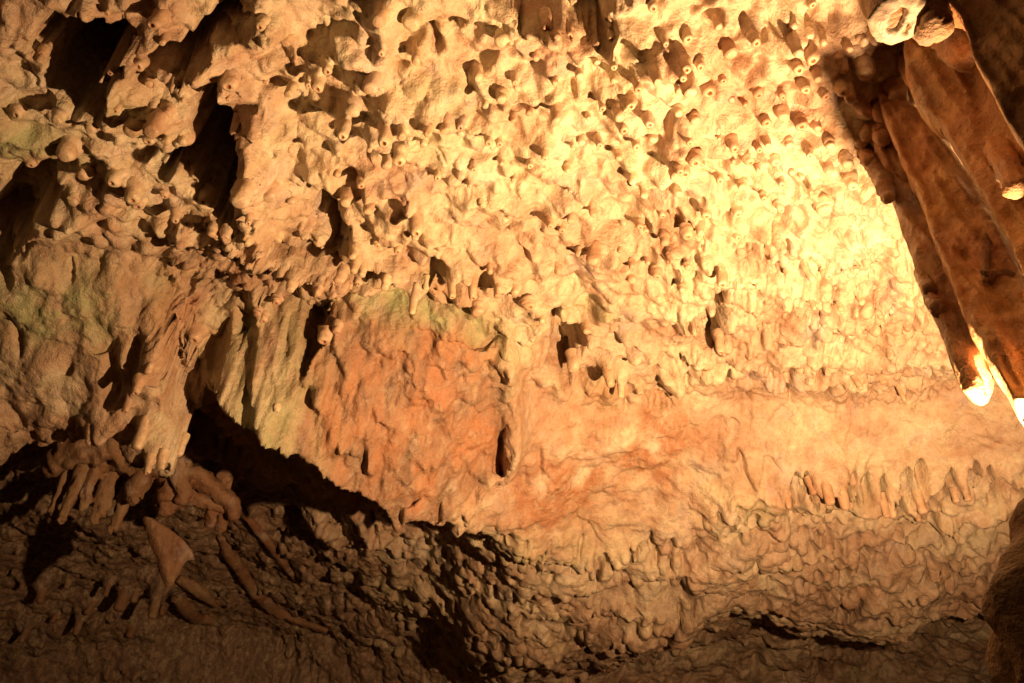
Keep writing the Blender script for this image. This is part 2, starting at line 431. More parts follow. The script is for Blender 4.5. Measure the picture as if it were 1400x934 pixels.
pits(920, 614, [(280, 70, 35, 12, .05, .8), (400, 65, 40, 5, .03, .3), (400, 520, 50, 25, .08, .5), (500, 545, 20, 25, .06), (260, 240, 25, 14, .05), (270, 275, 14, 22, .05),
                (340, 235, 18, 25, .04), (250, 345, 20, 16, .05), (340, 360, 50, 12, .05, .4), (830, 425, 16, 14, .06), (250, 605, 30, 16, .06), (380, 710, 60, 12, .06, .3), (200, 790, 60, 40, .10), (700, 780, 45, 35, .08)])
PITS += [(153, 518, 11, 18, .06, .35), (186, 488, 8, 13, .05, .3), (24, 574, 14, 8, .05, -.5), (138, 460, 16, 10, .05, 0)]
for (a, b, rx, ry, dep, ang) in PITS:
    if a < 700 and 425 < b < 725: splat(DY, a, b, rx, ry, dep, ang, 4.0, loc=loc_of(*sv(a, b)))      # steep face: hollow runs level
    else: splat(DZ, a, b, rx, ry, -dep * (0.8 if b < 640 else 0.45), ang, 4.0, loc=loc_of(*sv(a, b)))
n_p = 0
for _ in range(4000):
    a, b = rng.uniform(380, 1420), rng.uniform(700, 930)
    i, j = sv(a, b)
    if Z_pit[i, j] < 0.8 or rng.random() > 0.25 + 0.9 * sstep(-0.1, 0.4, fbm(X[i:i+1, j:j+1] / 0.45, S2[i:i+1, j:j+1] / 0.3, 2, 501))[0, 0]: continue
    r = rng.uniform(2.5, 6.5)
    splat(DZ, a, b, r, r * rng.uniform(0.7, 1.6), -rng.uniform(0.02, 0.055), rng.uniform(0, 0.8), 4.0, loc=loc_of(i, j))
    n_p += 1
    if n_p > 520: break
for _ in range(240):
    a, b = rng.uniform(880, 1290), rng.uniform(230, 545)
    if b > 300 and a > 1190 + (b - 200) * 0.42: continue
    i, j = sv(a, b); r = rng.uniform(3, 7)
    splat(DZ, a, b, r, r * rng.uniform(0.9, 3.0), -rng.uniform(0.02, 0.06), -0.25, 4.0, loc=loc_of(i, j))
# slits of the small curtain at the lip
for (zx, zy, rx, ry) in [(490, 165, 16, 50), (525, 160, 18, 60), (595, 125, 12, 28), (650, 165, 12, 40), (705, 140, 18, 52), (765, 120, 12, 30), (825, 165, 10, 60),
                         (885, 170, 8, 60), (930, 90, 12, 30), (985, 70, 12, 25), (1050, 255, 16, 36), (1100, 110, 14, 35), (1200, 95, 14, 36), (1250, 85, 12, 28), (1300, 120, 16, 32), (1370, 150, 14, 26), (455, 190, 10, 26), (560, 165, 9, 30), (625, 150, 9, 34), (675, 190, 8, 26), (735, 165, 9, 34), (795, 190, 9, 34), (855, 200, 9, 40), (905, 190, 8, 36), (960, 200, 10, 36), (1015, 150, 9, 30), (1075, 180, 10, 30), (1150, 150, 10, 34), (1175, 110, 9, 28), (1225, 120, 9, 30), (1275, 150, 10, 28), (1335, 110, 10, 26)]:
    a, b = 920 + zx * Zm, 622 + zy * Zm
    splat(DZ, a, b, rx * Zm * 0.95, ry * Zm * 0.62, -0.17, 0.3, 3.0, loc=loc_of(*sv(a, b)))

# ------------------------------------------------------------------ nubs: tip spot, radius (picture units) and hanging length in radii
NUBS = []
def nubs(ox, oy, lst, zn, k=1.5):
    for t in lst:
        NUBS.append((ox + t[0] * Zm, oy + t[1] * Zm, t[2] * Zm, t[3] if len(t) > 3 else k, zn))
nubs(0, 0, [(435, 25, 18), (1050, 95, 28), (915, 330, 34, 1.2), (1150, 180, 26, 2), (1300, 235, 24), (1065, 318, 16), (1270, 305, 34), (1375, 485, 32, 2), (650, 470, 36, 2.2),
            (775, 465, 16, 2), (690, 510, 24, 2), (740, 560, 20), (530, 500, 44), (485, 400, 20, 2.4), (980, 725, 36), (1000, 875, 18, 2.5), (1055, 655, 24), (1345, 710, 26),
            (280, 620, 38, 1.3), (830, 765, 30, 1.6), (180, 200, 26), (1170, 600, 22), (700, 390, 34, 1.3), (600, 550, 24), (640, 90, 30, 1.4), (660, 150, 22, 1.6), (740, 265, 18, 1.8), (560, 240, 22), (630, 300, 30, 1.2),
            (440, 220, 20), (420, 270, 14), (755, 345, 14), (905, 380, 12), (380, 480, 30, 1.2), (250, 430, 30, 1.2), (70, 460, 30, 1.2), (140, 620, 22, 1.6), (340, 680, 36, 1.2), (470, 700, 30), (540, 740, 36, 1.2),
            (310, 780, 26), (420, 830, 28), (660, 760, 30), (700, 840, 22), (560, 810, 28), (860, 870, 22), (920, 890, 22), (1080, 760, 30), (1160, 820, 26), (1230, 330, 26), (1150, 370, 24, 1.8)], 'left')
nubs(460, 0, [(1095, 160, 24), (1250, 22, 26), (318, 240, 28, 2), (180, 160, 20), (60, 410, 32), (25, 485, 26), (265, 485, 34), (365, 465, 25), (440, 470, 25), (495, 475, 22), (660, 355, 36),
              (885, 460, 32, 1.7), (935, 578, 16), (1045, 275, 20), (1100, 265, 22), (1105, 315, 20), (940, 125, 24, 2), (880, 95, 20), (820, 98, 24, 2), (795, 218, 16), (650, 160, 36), (515, 118, 20, 2),
              (500, 694, 24), (660, 658, 18, 2), (555, 664, 18), (535, 712, 16), (405, 728, 20), (190, 630, 22, 2.2), (770, 458, 22), (615, 545, 22), (700, 465, 18), (1340, 634, 28, 1.8), (1275, 565, 25, 2), (1245, 485, 25, 2),
              (1165, 405, 28), (1110, 425, 28), (1130, 495, 25), (1060, 400, 20), (1000, 475, 20), (310, 912, 28, 2), (35, 808, 28, 1.6), (135, 795, 20), (640, 565, 25, 1.8), (480, 550, 20), (320, 70, 42), (190, 85, 30),
              (830, 605, 20), (925, 685, 20), (930, 755, 18), (1380, 305, 30, 1.8), (1200, 320, 28), (80, 325, 36), (150, 320, 34), (100, 705, 30), (210, 515, 36), (250, 610, 44, 1.2), (350, 545, 28), (150, 545, 22),
              (700, 720, 16), (770, 650, 18), (590, 800, 18), (690, 860, 16), (850, 870, 20), (940, 840, 22), (1020, 820, 20), (1180, 690, 22), (1230, 760, 22), (1290, 850, 24), (1350, 760, 22), (1120, 620, 20), (1040, 570, 20),
              (980, 560, 18), (1190, 560, 22), (560, 330, 22), (600, 380, 20), (720, 300, 18), (960, 300, 22), (870, 280, 18), (1300, 130, 24), (1340, 210, 24), (1270, 260, 20)], 'lit')
nubs(920, 0, [(800, 120, 26), (480, 145, 28, 2), (550, 125, 24, 2), (305, 120, 22, 2), (340, 355, 22), (430, 384, 20), (295, 412, 16, 2), (190, 315, 16), (145, 375, 36, 1.4), (180, 535, 15, 2), (120, 625, 18, 2), (80, 605, 28),
              (235, 575, 24, 2), (225, 635, 15, 2), (300, 645, 30), (365, 485, 28), (440, 445, 25), (380, 548, 20, 2), (450, 545, 20, 2), (570, 205, 28), (660, 250, 26), (770, 260, 34), (640, 310, 24), (740, 400, 30), (760, 455, 36),
              (540, 22, 20), (560, 265, 24), (490, 255, 28), (230, 235, 40, 1.5), (20, 295, 25), (10, 605, 20), (430, 705, 20), (350, 735, 20), (440, 835, 20), (560, 745, 15), (250, 835, 24), (60, 705, 28), (150, 845, 28), (40, 905, 28),
              (110, 915, 25), (620, 645, 24), (680, 610, 34), (600, 835, 40, 1.2), (500, 480, 24), (560, 480, 22), (610, 540, 22), (540, 600, 22), (400, 620, 24), (470, 640, 20), (340, 660, 18), (510, 700, 18), (280, 740, 22), (190, 720, 22),
              (690, 520, 24), (640, 200, 24), (700, 340, 24), (590, 330, 22), (520, 330, 24), (240, 430, 24), (90, 480, 24), (30, 420, 24), (60, 540, 20), (330, 570, 20), (700, 700, 24), (760, 550, 24), (600, 140, 24), (680, 160, 24), (730, 110, 20),
              (470, 60, 24), (60, 130, 24), (185, 100, 22), (110, 200, 22), (20, 200, 24)], 'lit')
nubs(460, 300, [(450, 305, 18, 4.5), (545, 292, 24, 5), (318, 375, 24, 4), (355, 275, 18, 3), (562, 385, 30, 1.6), (100, 178, 20, 4), (320, 45, 20), (110, 215, 18), (640, 255, 18, 2.5), (690, 275, 16, 2.5), (770, 335, 30, 1.5), (820, 378, 15, 2.5),
                (710, 255, 24), (1180, 260, 26), (1250, 175, 18, 2.5), (1340, 165, 14, 2), (1370, 245, 20), (1285, 225, 22), (1180, 155, 22), (1035, 165, 28), (870, 185, 20), (940, 570, 34), (1080, 605, 24, 2), (1140, 684, 15, 3), (610, 210, 18, 2.5),
                (1210, 690, 18, 3), (1010, 470, 20, 2), (40, 480, 24), (250, 130, 24), (170, 90, 24), (60, 150, 18, 2.5), (20, 380, 24), (110, 330, 22), (210, 300, 22), (960, 120, 22), (900, 60, 20), (1320, 60, 22), (1240, 60, 20), (1130, 110, 18), (1200, 40, 18), (1350, 330, 18)], 'edge')
nubs(920, 300, [(680, 335, 18, 3), (930, 735, 18, 5), (730, 640, 18, 4), (545, 235, 18, 3), (200, 240, 22, 3), (110, 90, 24), (230, 420, 18, 3), (330, 400, 18, 2), (60, 180, 20), (250, 60, 22), (460, 190, 18, 2), (600, 190, 20), (420, 90, 20), (340, 250, 18), (560, 330, 18, 3),
                (760, 330, 18, 3), (820, 360, 18, 3), (620, 420, 18, 3), (480, 330, 18), (720, 180, 20), (660, 130, 18), (780, 120, 18), (400, 540, 20, 2), (200, 500, 22, 2.2), (840, 640, 18, 3)], 'flute')
nubs(920, 614, [(565, 205, 24, 3.5), (620, 195, 20, 3.5), (680, 205, 22, 3.5), (740, 205, 22, 3.5), (785, 230, 22, 4), (842, 255, 18, 5), (872, 255, 16, 5), (918, 275, 24, 6), (965, 275, 18, 4), (1000, 228, 24, 3), (1075, 290, 18, 3.5), (1135, 225, 22, 4), (1215, 198, 22, 4),
                (1262, 178, 16, 3), (1340, 165, 20, 3.5), (1390, 190, 20, 3), (460, 215, 16, 2), (540, 225, 14, 3), (1170, 170, 14, 3), (1040, 215, 18, 3)], 'lip')
nubs(0, 614, [(330, 115, 20, 4.5), (405, 122, 20, 4.5), (318, 250, 15, 6), (418, 220, 18, 4), (500, 85, 24, 2.5), (610, 40, 22, 2), (570, 140, 22, 2), (525, 222, 22, 3), (650, 265, 36, 2.2), (700, 205, 26, 5), (893, 150, 16, 5), (440, 340, 20, 4),
              (370, 300, 18, 5), (240, 300, 14, 5), (480, 640, 22, 5), (600, 665, 22, 5), (645, 670, 16, 5), (300, 720, 18, 5), (540, 580, 18, 5), (200, 270, 14, 4), (420, 560, 16, 5), (350, 640, 16, 5), (90, 770, 16, 5), (210, 700, 16, 5),
              (850, 300, 18, 3), (510, 760, 18, 3), (590, 110, 16, 3), (150, 600, 16, 4), (80, 560, 14, 4), (260, 560, 16, 4)], 'tuft')
nubs(0, 300, [(495, 770, 18, 3), (755, 630, 16, 2), (1140, 820, 20, 2), (660, 930, 22, 2.5), (610, 950, 20, 2.5), (560, 915, 24, 4), (720, 930, 24, 3), (570, 640, 22, 2), (620, 560, 24, 1.6), (1320, 480, 30, 1.4), (1330, 520, 30, 1.3),
              (1050, 390, 22), (1130, 390, 24), (790, 470, 34, 1.2), (1180, 300, 24), (1290, 330, 22), (1090, 430, 20), (870, 20, 20), (930, 40, 22), (1000, 90, 18), (1110, 100, 22), (1380, 500, 24)], 'boss')

VPY = 467 - FPX * math.cos(PITCH) / math.sin(PITCH)
def nub_base(tx, ty, rpx, k):
    dx, dy = tx - 700, ty - VPY
    n = math.hypot(dx, dy)
    lpx = rpx * k
    bx, by = tx - dx / n * lpx, ty - dy / n * lpx
    i, j = sv(bx, by)
    p = MACRO[i, j]
    q = p.copy(); q[2] -= 0.1
    a = np.array(project(p)[:2]); b = np.array(project(q)[:2])
    per_m = np.linalg.norm(b - a) / 0.1
    return i, j, rpx * sv.d[i, j] / FPX, lpx / max(per_m, 60)

SITES = []
for (tx, ty, r, k, zn) in NUBS:
    i, j, rm, lm = nub_base(tx, ty, r * rng.uniform(0.68, 1.15), k * (1.15 if zn == 'lit' else 1.1) * rng.uniform(0.65, 1.5))
    if zn == 'tuft' and ty < 745: continue
    SITES.append((i, j, rm, lm, zn))
# swell the rock round every nub so that it grows out of the ceiling
for (i, j, rm, lm, zn) in SITES:
    x0, s0 = X[i, j], S[i]
    win = window(x0, s0, rm * 4.5)
    if win is None: continue
    d = np.hypot(X[win] - x0, S2[win] - s0) / rm
    DZ[win] += 0.62 * lm * (0.55 * np.exp(-(d / 1.3) ** 2) + 0.45 * np.exp(-(d / 2.9) ** 2))
xs_ = np.array([(X[i, j], S[i], rm) for (i, j, rm, lm, zn) in SITES])
for a in range(len(xs_)):
    if SITES[a][4] in ('lip', 'tuft'): continue
    dd = np.hypot(xs_[:, 0] - xs_[a, 0], xs_[:, 1] - xs_[a, 1])
    for b in np.argsort(dd)[1:3]:
        if dd[b] > 9 * xs_[a, 2] or rng.random() < 0.45: continue
        w = 0.5 * (xs_[a, 2] + xs_[b, 2]) * 0.75
        c = (xs_[a, :2] + xs_[b, :2]) / 2
        win = window(c[0], c[1], dd[b] / 2 + 3 * w)
        if win is None: continue
        d, t, _ = seg_dist(X[win], S2[win], np.array([xs_[a, :2], xs_[b, :2]]))
        DZ[win] += 0.55 * w * np.exp(-(d / w) ** 2)
# many more small swellings that stay relief of the ceiling
taken = [(X[i, j], S[i], rm) for (i, j, rm, lm, zn) in SITES]
tk = np.array(taken)
cnt = 0
for _ in range(9000):
    a, b = rng.uniform(-40, 1440), rng.uniform(-60, 540)
    i, j = sv(a, b)
    if rng.random() > (Z_knob[i, j] + 0.8 * Z_flute[i, j]) * (1 - 0.85 * calm[i, j] * (a < 880)): continue
    rm = rng.uniform(0.010, 0.026) * (0.8 + 0.1 * sv.d[i, j])
    x0, s0 = X[i, j], S[i]
    if (np.hypot(tk[:, 0] - x0, tk[:, 1] - s0) < tk[:, 2] * 1.2 + rm * 0.9).any(): continue
    tk = np.vstack([tk, (x0, s0, rm)])
    win = window(x0, s0, rm * 4)
    if win is None: continue
    d = np.hypot(X[win] - x0, S2[win] - s0) / rm
    hgt = rm * rng.uniform(0.7, 2.0)
    DZ[win] += hgt * (0.55 / (1 + d ** 4) + 0.45 * np.exp(-d * d / 3.2))
    cnt += 1
    if cnt > 850: break

# little nibs hanging in drifts from the lower vault
n_n = 0
for _ in range(9000):
    a, b = rng.uniform(-20, 1420), rng.uniform(640, 950)
    i, j = sv(a, b)
    if Z_pit[i, j] < 0.7: continue
    dr = fbm(X[i:i+1, j:j+1] / 0.6, S2[i:i+1, j:j+1] / 0.16, 3, 511)[0, 0]
    if dr < 0.05 + 0.3 * (rng.random() - 0.5): continue
    rm = rng.uniform(0.007, 0.016); x0, s0 = X[i, j], S[i]
    win = window(x0, s0, rm * 3.5)
    if win is None: continue
    d = np.hypot(X[win] - x0, S2[win] - s0) / rm
    DZ[win] += rm * rng.uniform(0.8, 1.9) * (0.7 / (1 + d ** 4) + 0.3 * np.exp(-d * d / 3))
    n_n += 1
    if n_n > 1600: break

POS = B + NRM * DN[..., None]; POS[..., 2] -= DZ; POS[..., 1] += DY
# a little sideways creep so that walls of hollows are not drawn straight up
POS[..., 0] += Z_knob * 0.012 * gnoise(X / 0.07, S2 / 0.07, 81)
POS[..., 1] += Z_knob * 0.012 * gnoise(X / 0.07, S2 / 0.07, 82)

NP = grid_normals(POS); NP *= np.sign((NP * NRM).sum(-1, keepdims=True) + 1e-9)
steep = np.clip(1.15 - (NP * NRM).sum(-1), 0, 1)
qa, qz = POS[..., 0] + 0.7 * POS[..., 1], POS[..., 2] + 0.3 * POS[..., 1]
w1, w2, wid = worley(qa / 0.07, qz / 0.08, 601)
POS += NP * (steep * (1 - 0.85 * Z_knob) * (1 - 0.6 * Z_smooth) * (1 - 0.6 * Z_boss) * (0.022 * fbm(qa / 0.09, qz / 0.11, 4, 603) + 0.022 * np.clip(1 - w1 * 1.1, 0, 1) * wid))[..., None]

# ------------------------------------------------------------------ stains of the rock (iron orange, algae green, brown earth plus painted shade)
ST = np.zeros((NS, NX, 3))
def stain(ch, lst):
    f = np.zeros((NS, NX))
    for (a, b, rx, ry, amp) in lst:
        g = np.zeros((NS, NX))
        splat(g, a, b, rx, ry, amp, 0, 2.0, loc=loc_of(*sv(a, b)))
        f = np.maximum(f, g)
    ST[..., ch] = np.clip(f * (0.75 + 0.9 * fbm(X / 0.12, S2 / 0.12, 4, 91 + ch)), 0, 1)
stain(0, [(570, 560, 110, 120, .85), (600, 500, 70, 70, 1.0), (640, 600, 50, 70, .8), (500, 620, 90, 60, .6), (330, 370, 120, 40, .6), (800, 570, 70, 34, .9), (900, 610, 52, 34, 1.8), (770, 680, 68, 30, 1.8), (720, 690, 40, 30, .6), (850, 700, 50, 30, .35),
          (640, 700, 50, 30, .7), (560, 425, 12, 10, 1.0), (460, 560, 60, 80, .5), (230, 560, 40, 60, .4), (350, 340, 60, 30, .45), (240, 410, 40, 40, .6), (1370, 460, 50, 60, .5), (940, 660, 40, 30, .25)])
stain(1, [(545, 440, 70, 20, 1.3), (640, 440, 50, 26, 1.0), (690, 480, 40, 50, .7), (400, 500, 75, 55, .9), (330, 490, 40, 50, .6), (60, 420, 110, 30, 1.2), (20, 190, 60, 45, 1.2), (590, 130, 60, 40, .35), (620, 200, 60, 40, .3),
          (800, 420, 60, 30, .45), (830, 530, 30, 30, .4), (640, 380, 60, 20, .5), (700, 760, 130, 20, .4), (1030, 690, 40, 20, .5), (1150, 695, 40, 16, .6), (420, 170, 40, 60, .3), (560, 830, 80, 30, .3), (180, 120, 30, 40, .3), (900, 300, 90, 60, .15)])
def earth_and_shade():
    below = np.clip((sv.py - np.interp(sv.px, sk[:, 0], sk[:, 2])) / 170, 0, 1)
    e = Z_pit * (0.28 + 0.60 * below) * (0.8 + 0.5 * fbm(X / 0.3, S2 / 0.3, 4, 191)) + Z_pit * 0.95 * sstep(620, 280, sv.px)  # shade painted over brownish rock: darker below the rim, most at lower left
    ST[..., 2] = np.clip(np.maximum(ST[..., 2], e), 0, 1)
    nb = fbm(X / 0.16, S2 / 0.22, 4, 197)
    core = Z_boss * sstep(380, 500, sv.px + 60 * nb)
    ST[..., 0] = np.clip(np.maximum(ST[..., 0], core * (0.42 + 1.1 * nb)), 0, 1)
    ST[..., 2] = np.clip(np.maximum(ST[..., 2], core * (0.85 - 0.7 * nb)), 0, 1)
    ST[..., 1] = np.clip(np.maximum(ST[..., 1] * (1 - 0.7 * core * sstep(445, 480, sv.py)), Z_boss * sstep(500, 400, sv.px + 60 * nb) * (0.45 + 0.5 * nb)), 0, 1)
stain(2, [(350, 380, 160, 45, .8), (150, 335, 160, 20, .5), (560, 600, 130, 100, .8), (420, 580, 80, 80, .75), (600, 500, 60, 60, .6), (690, 560, 25, 60, .5), (100, 500, 140, 70, .45), (650, 500, 50, 60, .45), (480, 620, 90, 60, .5), (350, 370, 90, 40, .5), (1150, 790, 170, 60, .45), (850, 880, 250, 40, .5), (300, 720, 160, 80, .5), (700, 830, 160, 40, .3), (1300, 760, 100, 60, .35), (150, 800, 200, 120, .5), (1150, 270, 40, 40, .35)])  # lower vault entries and the patch beside the curtains also paint in shade

earth_and_shade()

# ------------------------------------------------------------------ materials
def rock_material(name, tone=(1, 1, 1), gloss=0.36, bump=1.0, use_stain=True, sss=0.0):
    m = bpy.data.materials.new(name); m.use_nodes = True
    nt = m.node_tree; N, L = nt.nodes, nt.links
    bs = N["Principled BSDF"]
    geo = N.new("ShaderNodeNewGeometry")
    def noise(scale, detail=5, rough=0.55, dist=0.0):
        n = N.new("ShaderNodeTexNoise"); n.inputs["Scale"].default_value = scale
        n.inputs["Detail"].default_value = detail; n.inputs["Roughness"].default_value = rough; n.inputs["Distortion"].default_value = dist
        L.new(geo.outputs["Position"], n.inputs["Vector"]); return n
    def ramp(src, stops):
        r = N.new("ShaderNodeValToRGB"); e = r.color_ramp.elements
        while len(e) < len(stops): e.new(0.5)
        for k, (p, c) in enumerate(stops):
            e[k].position = p; e[k].color = (c[0], c[1], c[2], 1)
        L.new(src, r.inputs[0]); return r
    def mix(fac, a, b, mode='MIX'):
        x = N.new("ShaderNodeMix"); x.data_type = 'RGBA'; x.blend_type = mode
        if isinstance(fac, float): x.inputs[0].default_value = fac
        else: L.new(fac, x.inputs[0])
        for sock, v in ((x.inputs[6], a), (x.inputs[7], b)):
            if isinstance(v, tuple): sock.default_value = (*v, 1)
            else: L.new(v, sock)
        return x.outputs[2]
    t = tone
    c1 = ramp(noise(2.3, 6, 0.6, 0.4).outputs[0], [(0.34, (0.44 * t[0], 0.31 * t[1], 0.21 * t[2])), (0.48, (0.58 * t[0], 0.47 * t[1], 0.34 * t[2])), (0.57, (0.63 * t[0], 0.57 * t[1], 0.40 * t[2])), (0.68, (0.68 * t[0], 0.60 * t[1], 0.48 * t[2]))])
    col = c1.outputs[0]
    pat = ramp(noise(9.0, 6, 0.65, 0.8).outputs[0], [(0.40, (0, 0, 0)), (0.62, (1, 1, 1))])
    col = mix(pat.outputs[0], col, mix(1.0, col, (0.82, 0.68, 0.62), 'MULTIPLY'))
    gry = ramp(noise(6.0, 4, 0.6, 0.3).outputs[0], [(0.56, (0, 0, 0)), (0.72, (0.55, 0.55, 0.55))])
    col = mix(gry.outputs[0], col, (0.42, 0.37, 0.36))
    spk = ramp(noise(70.0, 4, 0.75).outputs[0], [(0.56, (0, 0, 0)), (0.72, (0.6, 0.6, 0.6))])
    col = mix(spk.outputs[0], col, (0.30, 0.20, 0.13))
    if use_stain:
        at_ = N.new("ShaderNodeAttribute"); at_.attribute_name = "stain"
        sp = N.new("ShaderNodeSeparateColor"); L.new(at_.outputs["Color"], sp.inputs[0])
        mp = N.new("ShaderNodeMapping"); mp.inputs["Scale"].default_value = (1.0, 1.0, 0.30); L.new(geo.outputs["Position"], mp.inputs["Vector"])
        bn = noise(30.0, 7, 0.72, 0.8); L.new(mp.outputs[0], bn.inputs["Vector"])
        brk = ramp(bn.outputs[0], [(0.34, (0.40, 0.40, 0.40)), (0.55, (1, 1, 1))])
        def mul(a, b):
            q = N.new("ShaderNodeMath"); q.operation = 'MULTIPLY'; L.new(a, q.inputs[0]); L.new(b, q.inputs[1]); return q.outputs[0]
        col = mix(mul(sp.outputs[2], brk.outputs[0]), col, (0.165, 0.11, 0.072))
        col = mix(mul(sp.outputs[0], brk.outputs[0]), col, (0.385, 0.185, 0.092))
        col = mix(mul(sp.outputs[1], brk.outputs[0]), col, (0.36, 0.39, 0.21))
    grn = ramp(noise(28.0, 5, 0.7, 0.3).outputs[0], [(0.35, (0.84, 0.82, 0.80)), (0.65, (1.08, 1.08, 1.08))])
    col = mix(1.0, col, grn.outputs[0], 'MULTIPLY')
    L.new(col, bs.inputs["Base Color"])
    rr = ramp(noise(14.0, 4).outputs[0], [(0.35, (gloss - 0.18,) * 3), (0.65, (gloss + 0.25,) * 3)])
    L.new(rr.outputs[0], bs.inputs["Roughness"])
    bs.inputs["Specular IOR Level"].default_value = 0.4
    if sss:
        bs.inputs["Subsurface Weight"].default_value = sss
        bs.inputs["Subsurface Radius"].default_value = (0.03, 0.012, 0.005)
        bs.inputs["Subsurface Scale"].default_value = 1.0
    n1, n2 = noise(38.0, 6, 0.62), noise(150.0, 4, 0.6)
    add = N.new("ShaderNodeMath"); add.operation = 'MULTIPLY_ADD'
    L.new(n2.outputs[0], add.inputs[0]); add.inputs[1].default_value = 0.35; L.new(n1.outputs[0], add.inputs[2])
    bp = N.new("ShaderNodeBump"); bp.inputs["Strength"].default_value = 0.9 * bump; bp.inputs["Distance"].default_value = 0.014
    L.new(add.outputs[0], bp.inputs["Height"]); L.new(bp.outputs[0], bs.inputs["Normal"])
    return m
M_ROCK = rock_material("limestone")
M_NUB = rock_material("calcite", (1.0, 0.95, 0.9), 0.36, 0.45, False)
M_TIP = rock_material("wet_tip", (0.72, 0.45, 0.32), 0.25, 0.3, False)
M_TAN_SHADED = rock_material("tan_rock_shaded", (0.46, 0.35, 0.28), 0.5, 1.0, False)  # tan rock darkened further, painting in the shade of the lower-left corner
M_PALE = rock_material("pale_calcite", (1.12, 1.12, 1.1), 0.35, 0.4, False)
M_DRAPE = rock_material("drapery_calcite", (1.05, 0.78, 0.55), 0.40, 0.9, False)
M_UMBER = rock_material("umber_calcite", (0.66, 0.47, 0.34), 0.42, 1.0, False)
M_AMBER = rock_material("amber_calcite", (0.50, 0.40, 0.30), 0.4, 0.9, False)
M_DARK = rock_material("brown_rock", (0.55, 0.46, 0.40), 0.6, 1.0, False)

def simple_mat(name, col, rough=0.5, metal=0.0, emit=None):
    m = bpy.data.materials.new(name); m.use_nodes = True
    nt = m.node_tree; b = nt.nodes["Principled BSDF"]
    n = nt.nodes.new("ShaderNodeTexNoise"); n.inputs["Scale"].default_value = 40
    r = nt.nodes.new("ShaderNodeValToRGB")
    r.color_ramp.elements[0].color = (*[c * 0.75 for c in col], 1); r.color_ramp.elements[1].color = (*col, 1)
    nt.links.new(n.outputs[0], r.inputs[0]); nt.links.new(r.outputs[0], b.inputs["Base Color"])
    b.inputs["Roughness"].default_value = rough; b.inputs["Metallic"].default_value = metal
    if emit:
        b.inputs["Emission Color"].default_value = (*emit, 1); b.inputs["Emission Strength"].default_value = 8
    return m

# ------------------------------------------------------------------ mesh helpers
COL = scene.collection
def tag(o, label=None, cat=None, group=None, kind=None):
    if label: o["label"] = label
    if cat: o["category"] = cat
    if group: o["group"] = group
    if kind: o["kind"] = kind
    return o
def mesh_from(name, verts, faces, smooth=True):
    me = bpy.data.meshes.new(name)
    verts = np.asarray(verts, np.float32); faces = np.asarray(faces, np.int32)
    k = faces.shape[1]
    me.vertices.add(len(verts)); me.vertices.foreach_set("co", verts.ravel())
    me.loops.add(faces.size); me.loops.foreach_set("vertex_index", faces.ravel())
    me.polygons.add(len(faces)); me.polygons.foreach_set("loop_start", np.arange(0, faces.size, k, dtype=np.int32))
    me.polygons.foreach_set("use_smooth", np.full(len(faces), smooth))
    me.update(calc_edges=True); me.validate()
    return me
def link(name, me, mats, parent=None):
    o = bpy.data.objects.new(name, me)
    if not me.materials:
        for m in (mats if isinstance(mats, (list, tuple)) else [mats]): me.materials.append(m)
    COL.objects.link(o); o.parent = parent
    return o

# ------------------------------------------------------------------ the vault, cut into its natural pieces
region = np.zeros((NS, NX), np.int8)                       # 0 ceiling
region[Z_pit > 0.5] = 1                                    # lower vault
ax_poly = np.array([(705, 545), (860, 535), (985, 560), (1010, 615), (960, 680), (880, 735), (740, 728), (640, 712), (690, 640)], float)
le_poly = np.array([(-300, 345), (120, 325), (230, 335), (235, 430), (200, 455), (170, 555), (-300, 660)], float)
wob2 = 10 * fbm(X / 0.15, S2 / 0.15, 3, 171)
region[inside(sv.px + wob2, sv.py + wob2, ax_poly)] = 3
region[inside(sv.px + wob2, sv.py + wob2, le_poly)] = 4
region[Z_boss > 0.5] = 2
cellr = region[:-1, :-1]
ids = np.arange(NS * NX).reshape(NS, NX)
quads = np.stack([ids[:-1, :-1], ids[:-1, 1:], ids[1:, 1:], ids[1:, :-1]], -1)
allv = POS.reshape(-1, 3); allst = ST.reshape(-1, 3)
VAULT = [("cave_ceiling", None, None, 'structure'), ("lower_cave_vault", None, None, 'structure'),
         ("flowstone_boss", "rounded orange brown flowstone boss bulging down below the green edged ceiling rim", "flowstone boss", None),
         ("flowstone_apron", "smooth flowstone sheet with rusty orange stains beside the brown boss", "flowstone", None),
         ("rock_ledge", "smooth tan rock ledge with a green algae streak beneath the black hollows", "rock ledge", None)]
for r, (nm, lab, cat, kind) in enumerate(VAULT):
    f = quads[cellr == r].reshape(-1, 4)
    used, inv = np.unique(f, return_inverse=True)
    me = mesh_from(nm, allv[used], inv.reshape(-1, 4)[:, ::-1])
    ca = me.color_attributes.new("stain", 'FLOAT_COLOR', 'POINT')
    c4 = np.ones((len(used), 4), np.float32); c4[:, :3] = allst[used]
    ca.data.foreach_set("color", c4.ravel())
    tag(link(nm, me, M_ROCK), lab, cat, None, kind)

